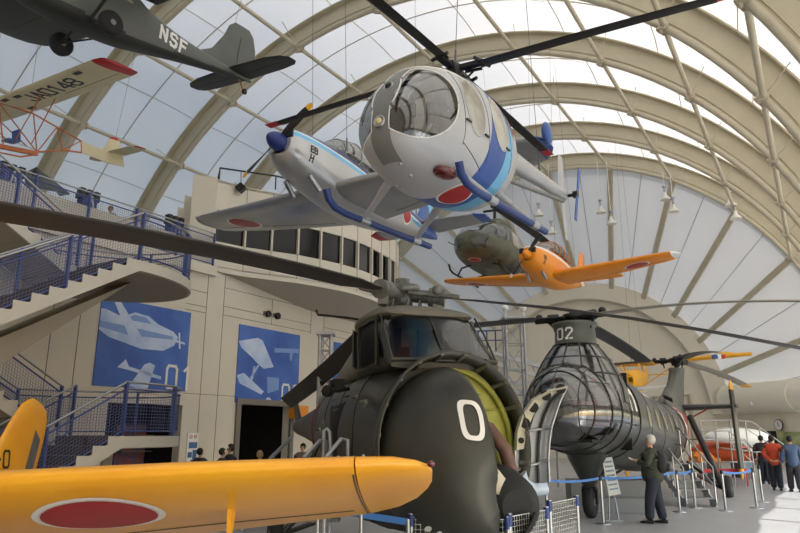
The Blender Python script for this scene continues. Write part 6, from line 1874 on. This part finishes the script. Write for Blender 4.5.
b = MB(); c = base0 + dirv * 1.85 + Z(1.02); b.bar(c - sd * .4, c + sd * .4, .7, .04); b.build('top_landing', 'platform', t)
# boarding steps at the big helicopter's side
t = thing('boarding_steps', 'grey tubular step rails beside the big dark helicopter, behind the yellow wing', 'boarding steps', Matrix.Translation(at(325, 455, 10.2)))
PM[t.name] = t.matrix_world.copy()
for pts in ([(323.5, 462, 10), (324, 431, 10), (327, 429, 10), (330, 432, 10), (331, 462, 10)], [(304, 458, 9.6), (320, 441, 9.9), (326, 440, 10)], [(348, 462, 9.4), (348, 440, 9.4), (341, 439, 9.5), (326, 457, 9.2)]):
    b = MB(); P = [at(*p) for p in pts]; b.path(P + [V((P[-1].x, P[-1].y, .02))], .03, n=8); b.build('rail', 'alum', t)
for k in range(3):
    b = MB(); c = at(325, 470, 9.8); c.z = .3 + .3 * k; b.box(c + V((-.15 * k, .3 * k, 0)), (.7, .3, .04)); b.build('step', 'platform', t)
b = MB(); b.tube(at(292, 437, 15.5), at(271, 458, 14), .04, n=8); b.tube(at(271, 458, 14), V((at(271, 458, 14).x - .4, 13.4, 0.0)), .04, n=8)
tag(b.build('support_pole', 'alum'), 'slanting grey pole holding up the tail end of the big dark helicopter', 'pole')

# ================================================================ BACKGROUND EXHIBITS (far right)
M['ex_orange'] = mat('orange_exhibit', (214, 92, 44), .5, noise=.1, nscale=2)
M['ex_red'] = mat('red_barrier_panel', (190, 50, 56), .6)
M['ex_blue'] = mat('pale_blue_board', (164, 184, 208), .6, noise=.15, nscale=3)
M['ex_green'] = mat('landscape_poster', (186, 190, 140), .7, noise=.6, nscale=1.2, c2=(90, 112, 70))
M['reflection_white'] = mat('bright_display', (236, 242, 244), .5)
def view_stairs(x0, y0, x1, y1, yb, Y, lab, n=5):
    """steps rising from (x1,yb) to platform between x0..: simple pipe stairs"""
    a, c = at(x0, y0, Y), at(x1, y1, Y)
    t = thing('viewing_stairs', lab, 'viewing stairs', Matrix.Translation(V((c.x, c.y, 0))))
    return t, a, c
t = thing('viewing_stairs', 'tall silver viewing stairs with pipe railings far back, left of the orange-red jacket', 'viewing stairs', Matrix.Translation(onz(760, 480, 0)))
Yv = 28.0
def PX(x, y, dy=0): return at(x, y, Yv + dy)
for dy in (0, 1.1):
    for nm, pts, r in (('handrail', [(700, 421), (730, 420), (745, 421)], .02), ('handrail', [(745, 421), (752, 422), (787, 447)], .025), ('mid_rail', [(700, 427), (745, 428), (787, 455)], .018), ('platform_edge', [(700, 440), (745, 440), (772, 466)], .05)):
        b = MB(); b.path([PX(x, y, dy) for x, y in pts], r, n=6); b.build(nm, 'alum', t)
    for x, y in ((700, 421), (715, 421), (730, 421), (745, 421), (759, 428), (773, 438), (785, 447)):
        b = MB(); p = PX(x, y, dy); b.tube(p, V((p.x, p.y, 0 if x in (700, 745, 785) else p.z - 1.1)), .025, n=6); b.build('post', 'alum', t)
for k in range(8):
    b = MB(); p = PX(745 + 4.2 * k, 441 + 4.0 * k); b.box(p + V((0, .55, 0)), (.3, 1.1, .04)); b.build('step', 'alum', t)
b = MB(); a, c = PX(700, 440), PX(745, 440); b.prism([a, c, c + V((0, 1.1, 0)), a + V((0, 1.1, 0))], (0, 0, .05)); b.build('top_landing', 'platform', t)
t = thing('viewing_stairs', 'lower silver stair frame with railings in front of the orange hull, far right', 'viewing stairs', Matrix.Translation(onz(720, 486, 0)))
Yv = 25.0
for dy in (0, .9):
    for pts, r in (([(702, 431), (729, 431), (752, 452), (768, 452)], .02), ([(702, 440), (729, 441), (752, 462)], .016), ([(702, 462), (752, 462)], .03)):
        b = MB(); b.path([PX(x, y, dy) for x, y in pts], r, n=6); b.build('handrail', 'alum', t)
    for x, y in ((702, 431), (715, 431), (729, 431), (741, 442), (752, 452)):
        b = MB(); p = PX(x, y, dy); b.tube(p, V((p.x, p.y, 0)), .022, n=6); b.build('post', 'alum', t)
# orange hull
t = thing('orange_hull', 'long orange and white exhibit hull lying behind the tandem helicopter', 'exhibit', Matrix.Translation(onz(715, 476, 0)))
A, B_ = at(690, 449, 30), at(760, 455, 29)
b = MB(); d = (B_ - A).normalized(); n_ = V((-d.y, d.x, 0)); rg = []
for k in range(13):
    f = k / 12; w_ = .75 * (1 - abs(2 * f - 1) ** 3) + .08; p = A.lerp(B_, f); rg.append([p + n_ * (w_ * cos(2 * pi * i / 20)) + Z(.42 * (w_ / .83) * sin(2 * pi * i / 20)) for i in range(20)])
b.loft(rg); b.build('hull', 'ex_orange', t)
b = MB(); b.path([A.lerp(B_, k / 12) - V((0, .8, 0)) * (1 - abs(2 * k / 12 - 1) ** 3) + Z(.12) for k in range(13)], .05, n=6); b.build('white_stripe', 'white', t)
for f in (.3, .7):
    b = MB(); p = A.lerp(B_, f); b.bar(V((p.x, p.y - .5, .5)), V((p.x, p.y + .5, .5)), .3, 1.0); b.build('cradle', 'platform', t)
b = MB(); a = at(693, 459, 26.5); c = at(716, 461, 26.5); b.bar(a, c, .8, .22); b.prism([a + Z(.1), c + Z(.1), c.lerp(a, .2) + Z(.3), a.lerp(c, .2) + Z(.3)], (0, .3, 0)); tag(b.build('rescue_float', 'orange'), 'bright orange float in front of the orange hull', 'float')
b = MB(); a = at(700, 471, 24.5); c = at(746, 470, 24.5); b.bar(a, c, .04, .12); b.tube(V((a.x, a.y, 0)), a, .03); b.tube(V((c.x, c.y, 0)), c, .03); tag(b.build('red_barrier', 'ex_red'), 'low red barrier bar in front of the orange hull', 'barrier')
b = MB(); a, c = at(758, 457, 27), at(773, 457, 26.6); b.prism([V((a.x, a.y, 0)), V((c.x, c.y, 0)), c, a], (0, .06, 0)); tag(b.build('display_board', 'ex_blue'), 'pale blue display board under the tall viewing stairs', 'display board')
b = MB(); a, c = at(744, 462, 26), at(752, 462, 26); b.prism([V((a.x, a.y, .4)), V((c.x, c.y, .4)), c, a], (0, .5, 0)); tag(b.build('cabinet', 'ex_blue'), 'small pale cabinet left of the display board', 'cabinet')
b = MB(); c = at(737, 437, 32); b.sphere(c, 1.0, 20, 10, sc=(1.5, .7, .42)); tag(b.build('window_reflection_blob', 'reflection_white'), 'bright white ellipsoid standing in for reflected window light above the orange hull', 'exhibit')  # solid white shape standing in for a bright window reflection
# end wall items: placed on the wall plane beside the apse
wn = (H(UC + RI + .4, WE, 0) - H(UC + RA, WA + .3, 0)).normalized(); wnn = V((wn.y, -wn.x, 0)); wp0 = H(UC + RA, WA + .3, 0)
if (O - wp0).dot(wnn) < 0: wnn = -wnn
def EW(px, py, off=0): return onpl(px, py, wp0 + wnn * off, wnn)
c = EW(779, 425, .15)
t = thing('wall_clock', 'round white clock high on the beige wall at the right', 'clock', Matrix.Translation(c))
b = MB(); b.tube(c, c + wnn * .06, .34, n=28); b.build('case', 'seam', t)
b = MB(); b.tube(c + wnn * .05, c + wnn * .07, .30, n=28); b.build('dial', 'white', t)
for dx, dz in ((.0, .2), (.12, -.08)):
    b = MB(); b.bar(c + wnn * .08, c + wnn * .08 + wn * dx + Z(dz), .02, .03); b.build('hand', 'black', t)
b = MB(); a, c = EW(777, 432, .1), EW(830, 432, .1); b.prism([V((a.x, a.y, .3)), V((c.x, c.y, .3)), c, a], wnn * .06); tag(b.build('landscape_mural', 'ex_green'), 'large pale green landscape mural under the clock', 'mural')
b = MB(); a, c = EW(762, 431, .1), EW(776, 431, .1); b.prism([V((a.x, a.y, 0)), V((c.x, c.y, 0)), c, a], wnn * .05); struct('door_2', b, 'cavity')
b = MB(); c = EW(757, 403, .6); b.box(c, (.9, .3, .25)); tag(b.build('wall_unit', 'white'), 'small white box unit under the fat round beam', 'fixture')
bw = H(0, WA + .42, 0); bn = (H(0, 0, 0) - H(0, 1, 0)).normalized()
def BW(px, py, off=0): return onpl(px, py, bw + bn * off, bn)
b = MB(); a, c = BW(652, 397, .05), BW(689, 395, .05)
b.path([V((a.x, a.y, .1)), a, c, V((c.x, c.y, .1))], .12, n=4); struct('door_3', b, 'steel_tan')

# ---------------- lattice towers behind the big helicopter
def tower(px, w_px, pyt, Y, lab, pyb=None):
    a = at(px, pyt, Y); s_ = w_px / 660 * Y; zt = a.z
    t = thing('lattice_tower', lab, 'lattice tower', Matrix.Translation(V((a.x, a.y, 0))))
    C4 = [V((a.x + i * s_ / 2, a.y + j * s_ / 2, 0)) for i, j in ((-1, -1), (1, -1), (1, 1), (-1, 1))]
    b = MB()
    for c in C4: b.tube(c, c + Z(zt), .035, n=8)
    b.build('chord', 'alum', t)
    b = MB(); n = int(zt / (s_ * 1.3))
    for k in range(n):
        z0, z1 = zt * k / n, zt * (k + 1) / n
        for i in range(4):
            p, q = C4[i], C4[(i + 1) % 4]; b.tube(p + Z(z0), q + Z(z1), .014, n=5); b.tube(p + Z(z1), q + Z(z1), .014, n=5)
    b.build('bracing', 'alum', t)
    b = MB(); b.box((a.x, a.y, zt + .04), (s_ + .15, s_ + .15, .06)); b.build('top_plate', 'alum', t)
    return t, C4, zt
tower(326, 11, 336, 14.5, 'silver lattice tower behind the left side of the big helicopter')
t, C4, zt = tower(513, 18, 320, 19, 'silver lattice tower between the two large helicopters')
for c in (C4[0], C4[1]):
    b = MB(); b.tube(c + Z(zt), c + Z(zt + .25), .03, n=8); b.sphere(c + Z(zt + .3), .1, 10, 6); b.build('flood_lamp', 'white', t)
# roof beams of the small exhibit pavilion behind the tower
t = thing('truss_beam', 'horizontal grey truss beam behind the lattice tower', 'truss beam', Matrix.Translation(at(540, 375, 24)))
for (x0, y0, x1, y1) in ((490, 352, 560, 372), (490, 362, 560, 382), (505, 383, 555, 383), (505, 391, 555, 391)):
    b = MB(); b.bar(at(x0, y0, 24), at(x1, y1, 24), .12, .14); b.build('chord', 'alum', t)
b = MB()
for k in range(8): b.tube(at(492 + 8 * k, 352.5 + 2.3 * k, 24), at(496 + 8 * k, 363.5 + 2.3 * k, 24), .03, n=5)
b.build('bracing', 'alum', t)
for px in (507, 553):
    b = MB(); p = at(px, 383, 24); b.tube(p, V((p.x, p.y, 0)), .05, n=8); b.build('post', 'alum', t)
# white gallery structure with blue railing seen behind (below the fan, left of the arch)
t = thing('gallery_balcony', 'white balcony with blue railing seen behind the windscreen of the big helicopter', 'balcony', Matrix.Translation(at(490, 345, 34)))
b = MB(); a, c = at(455, 352, 36), at(505, 352, 33); b.prism([V((a.x, a.y, 0)), V((c.x, c.y, 0)), c, a], (.2, 3, 0)); b.build('wall', 'cream_d', t)
b = MB(); rgx = [a.lerp(c, k / 6) for k in range(7)]
b.path([p + Z(1.1) for p in rgx], .04, n=5); b.path([p + Z(.6) for p in rgx], .03, n=5)
for p in rgx: b.tube(p, p + Z(1.1), .04, n=5)
b.build('railing', 'blue_p', t)

# ---------------- pendant lamps
M['lampshade'] = mat('white_lamp_shade', (226, 224, 214), .4)
PL = [(601, 213, 168, 'left lamp of the leftmost pair hanging before the fan wall'), (611.5, 224, 172, 'right lower lamp of the leftmost pair hanging before the fan wall'),
      (665.5, 200, 178, 'upper left lamp of the middle pair hanging before the fan wall'), (674, 212, 182, 'lower right lamp of the middle pair hanging before the fan wall'),
      (731, 206, 190, 'upper left lamp of the right pair, close to the last arch'), (736, 219, 210, 'lower lamp of the right pair, close to the last arch'),
      (539, 216, 170, 'left lamp hanging behind the skid of the light helicopter'), (552, 234, 170, 'right lamp behind the skid of the light helicopter, above the orange trainer')]
for (px, py, pyt, lab) in PL:
    q = onpl(px, py, H(0, WE - 1.2, 0), bn); top = onpl(px, pyt, H(0, WE - 1.2, 0), bn)
    uq = q.x * CT - q.y * ST; top = V((q.x, q.y, ZC + math.sqrt(max(1, RI ** 2 - (uq - UC) ** 2))))
    t = thing('pendant_lamp', 'white bell-shaped pendant, ' + lab, 'pendant lamp', Matrix.Translation(q))
    b = MB(); b.lathe([(0, .34), (.06, .33), (.25, .16), (.42, .10), (.5, .10)], q, (0, 0, 1), 18); b.build('shade', 'lampshade', t)
    b = MB(); b.tube(q + Z(.5), q + Z(.85), .07, n=8); b.tube(q + Z(.85), q + Z(.95), .14, n=8); b.build('socket', 'alum', t)
    b = MB(); b.tube(q + Z(.95), top, .025, n=6); b.build('cord', 'lampshade', t)
# spotlights clipped to purlins
for k, (j, kk, lab) in enumerate(((10, 3, ''), (1, 3, ''), (1, 4, ''))): pass
for (px, py, Y, lab) in ((786, 206, 30, 'small white floodlight on the roof tube at the far right, upper one'), (792, 236, 34, 'small white floodlight on the roof tube at the far right, lower one')):
    c = at(px, py, Y); t = thing('roof_floodlight', lab, 'floodlight', Matrix.Translation(c))
    b = MB(); b.box(c, (.34, .3, .28), Matrix.Rotation(R_(30), 3, 'Y')); b.build('housing', 'white', t)
    b = MB(); b.tube(c, c + V((-.35, 0, .3)), .03, n=6); b.build('bracket', 'alum', t)
# pipe frame and hanging lamp on the control-room roof
t = thing('roof_pipe_frame', 'dark pipe frame standing on the control room roof', 'pipe frame', Matrix.Translation(at(219, 183, 20.3)))
fr = [at(217, 183, 20.4), at(220, 168, 20.4), at(276, 176, 21.2), at(335, 190, 22.8), at(372, 205, 24.2)]
b = MB(); b.path(fr, .03, n=6); b.build('rail', 'dk_under', t)
for p in fr[1:]:
    b = MB(); b.tube(p, V((p.x, p.y, 9.88)), .025, n=6); b.build('post', 'dk_under', t)
c = at(241, 188, 20.7); t = thing('hanging_loudspeaker', 'small dark diamond-shaped loudspeaker hanging from the pipe frame on the control room roof', 'loudspeaker', Matrix.Translation(c))
b = MB(); b.box(c, (.26, .2, .26), Matrix.Rotation(R_(45), 3, 'Y')); b.build('housing', 'black', t)
b = MB(); b.tube(c, at(241, 172, 20.7), .012, n=5); b.build('hanger', 'black', t)
# two visitors' hats behind the deck parapet
for px, lab in ((110, 'left one'), (125, 'right one')):
    q = at(px, 215, 18.8 if px < 120 else 19.9)
    person((q.x, q.y, DECK), -60, 'visitor behind the upper deck parapet, ' + lab + ' of two heads', 'jk_grey', 'navy', 'hair_blond', 1.15 if False else 1.5, 'down', .02)
# ================================================================ light
w = bpy.data.worlds.new('sky'); scene.world = w; w.use_nodes = True
nt = w.node_tree
bg = nt.nodes['Background']
sky = nt.nodes.new('ShaderNodeTexSky')
sky.sky_type = 'HOSEK_WILKIE' if False else 'NISHITA'
sky.sun_disc = False
# sun: from the right side of the hall, about 37 degrees up
SUN_EL, su = R_(33), H(1.0, -.28, 0)
sdir = V((su.x, su.y, 0)).normalized() * cos(SUN_EL) + V((0, 0, sin(SUN_EL)))
sky.sun_elevation = SUN_EL
sky.sun_rotation = math.atan2(sdir.x, sdir.y)
nt.links.new(sky.outputs[0], bg.inputs['Color'])
bg.inputs['Strength'].default_value = .95
sl = bpy.data.lights.new('sun', 'SUN'); sl.energy = 17.5; sl.angle = R_(.6); sl.color = (1, .99, .97)
so = bpy.data.objects.new('sun', sl); col.objects.link(so)
so.location = (0, 0, 40)
so.rotation_euler = sdir.to_track_quat('Z', 'Y').to_euler()
scene.cycles.max_bounces = 8
scene.cycles.diffuse_bounces = 5
scene.cycles.transparent_max_bounces = 16
scene.cycles.use_denoising = True
scene.cycles.sample_clamp_indirect = 8
vs_ = scene.view_settings
vs_.view_transform = 'Standard'; vs_.look = 'None'; vs_.gamma = 1; vs_.use_curve_mapping = False
vs_.exposure = -0.95
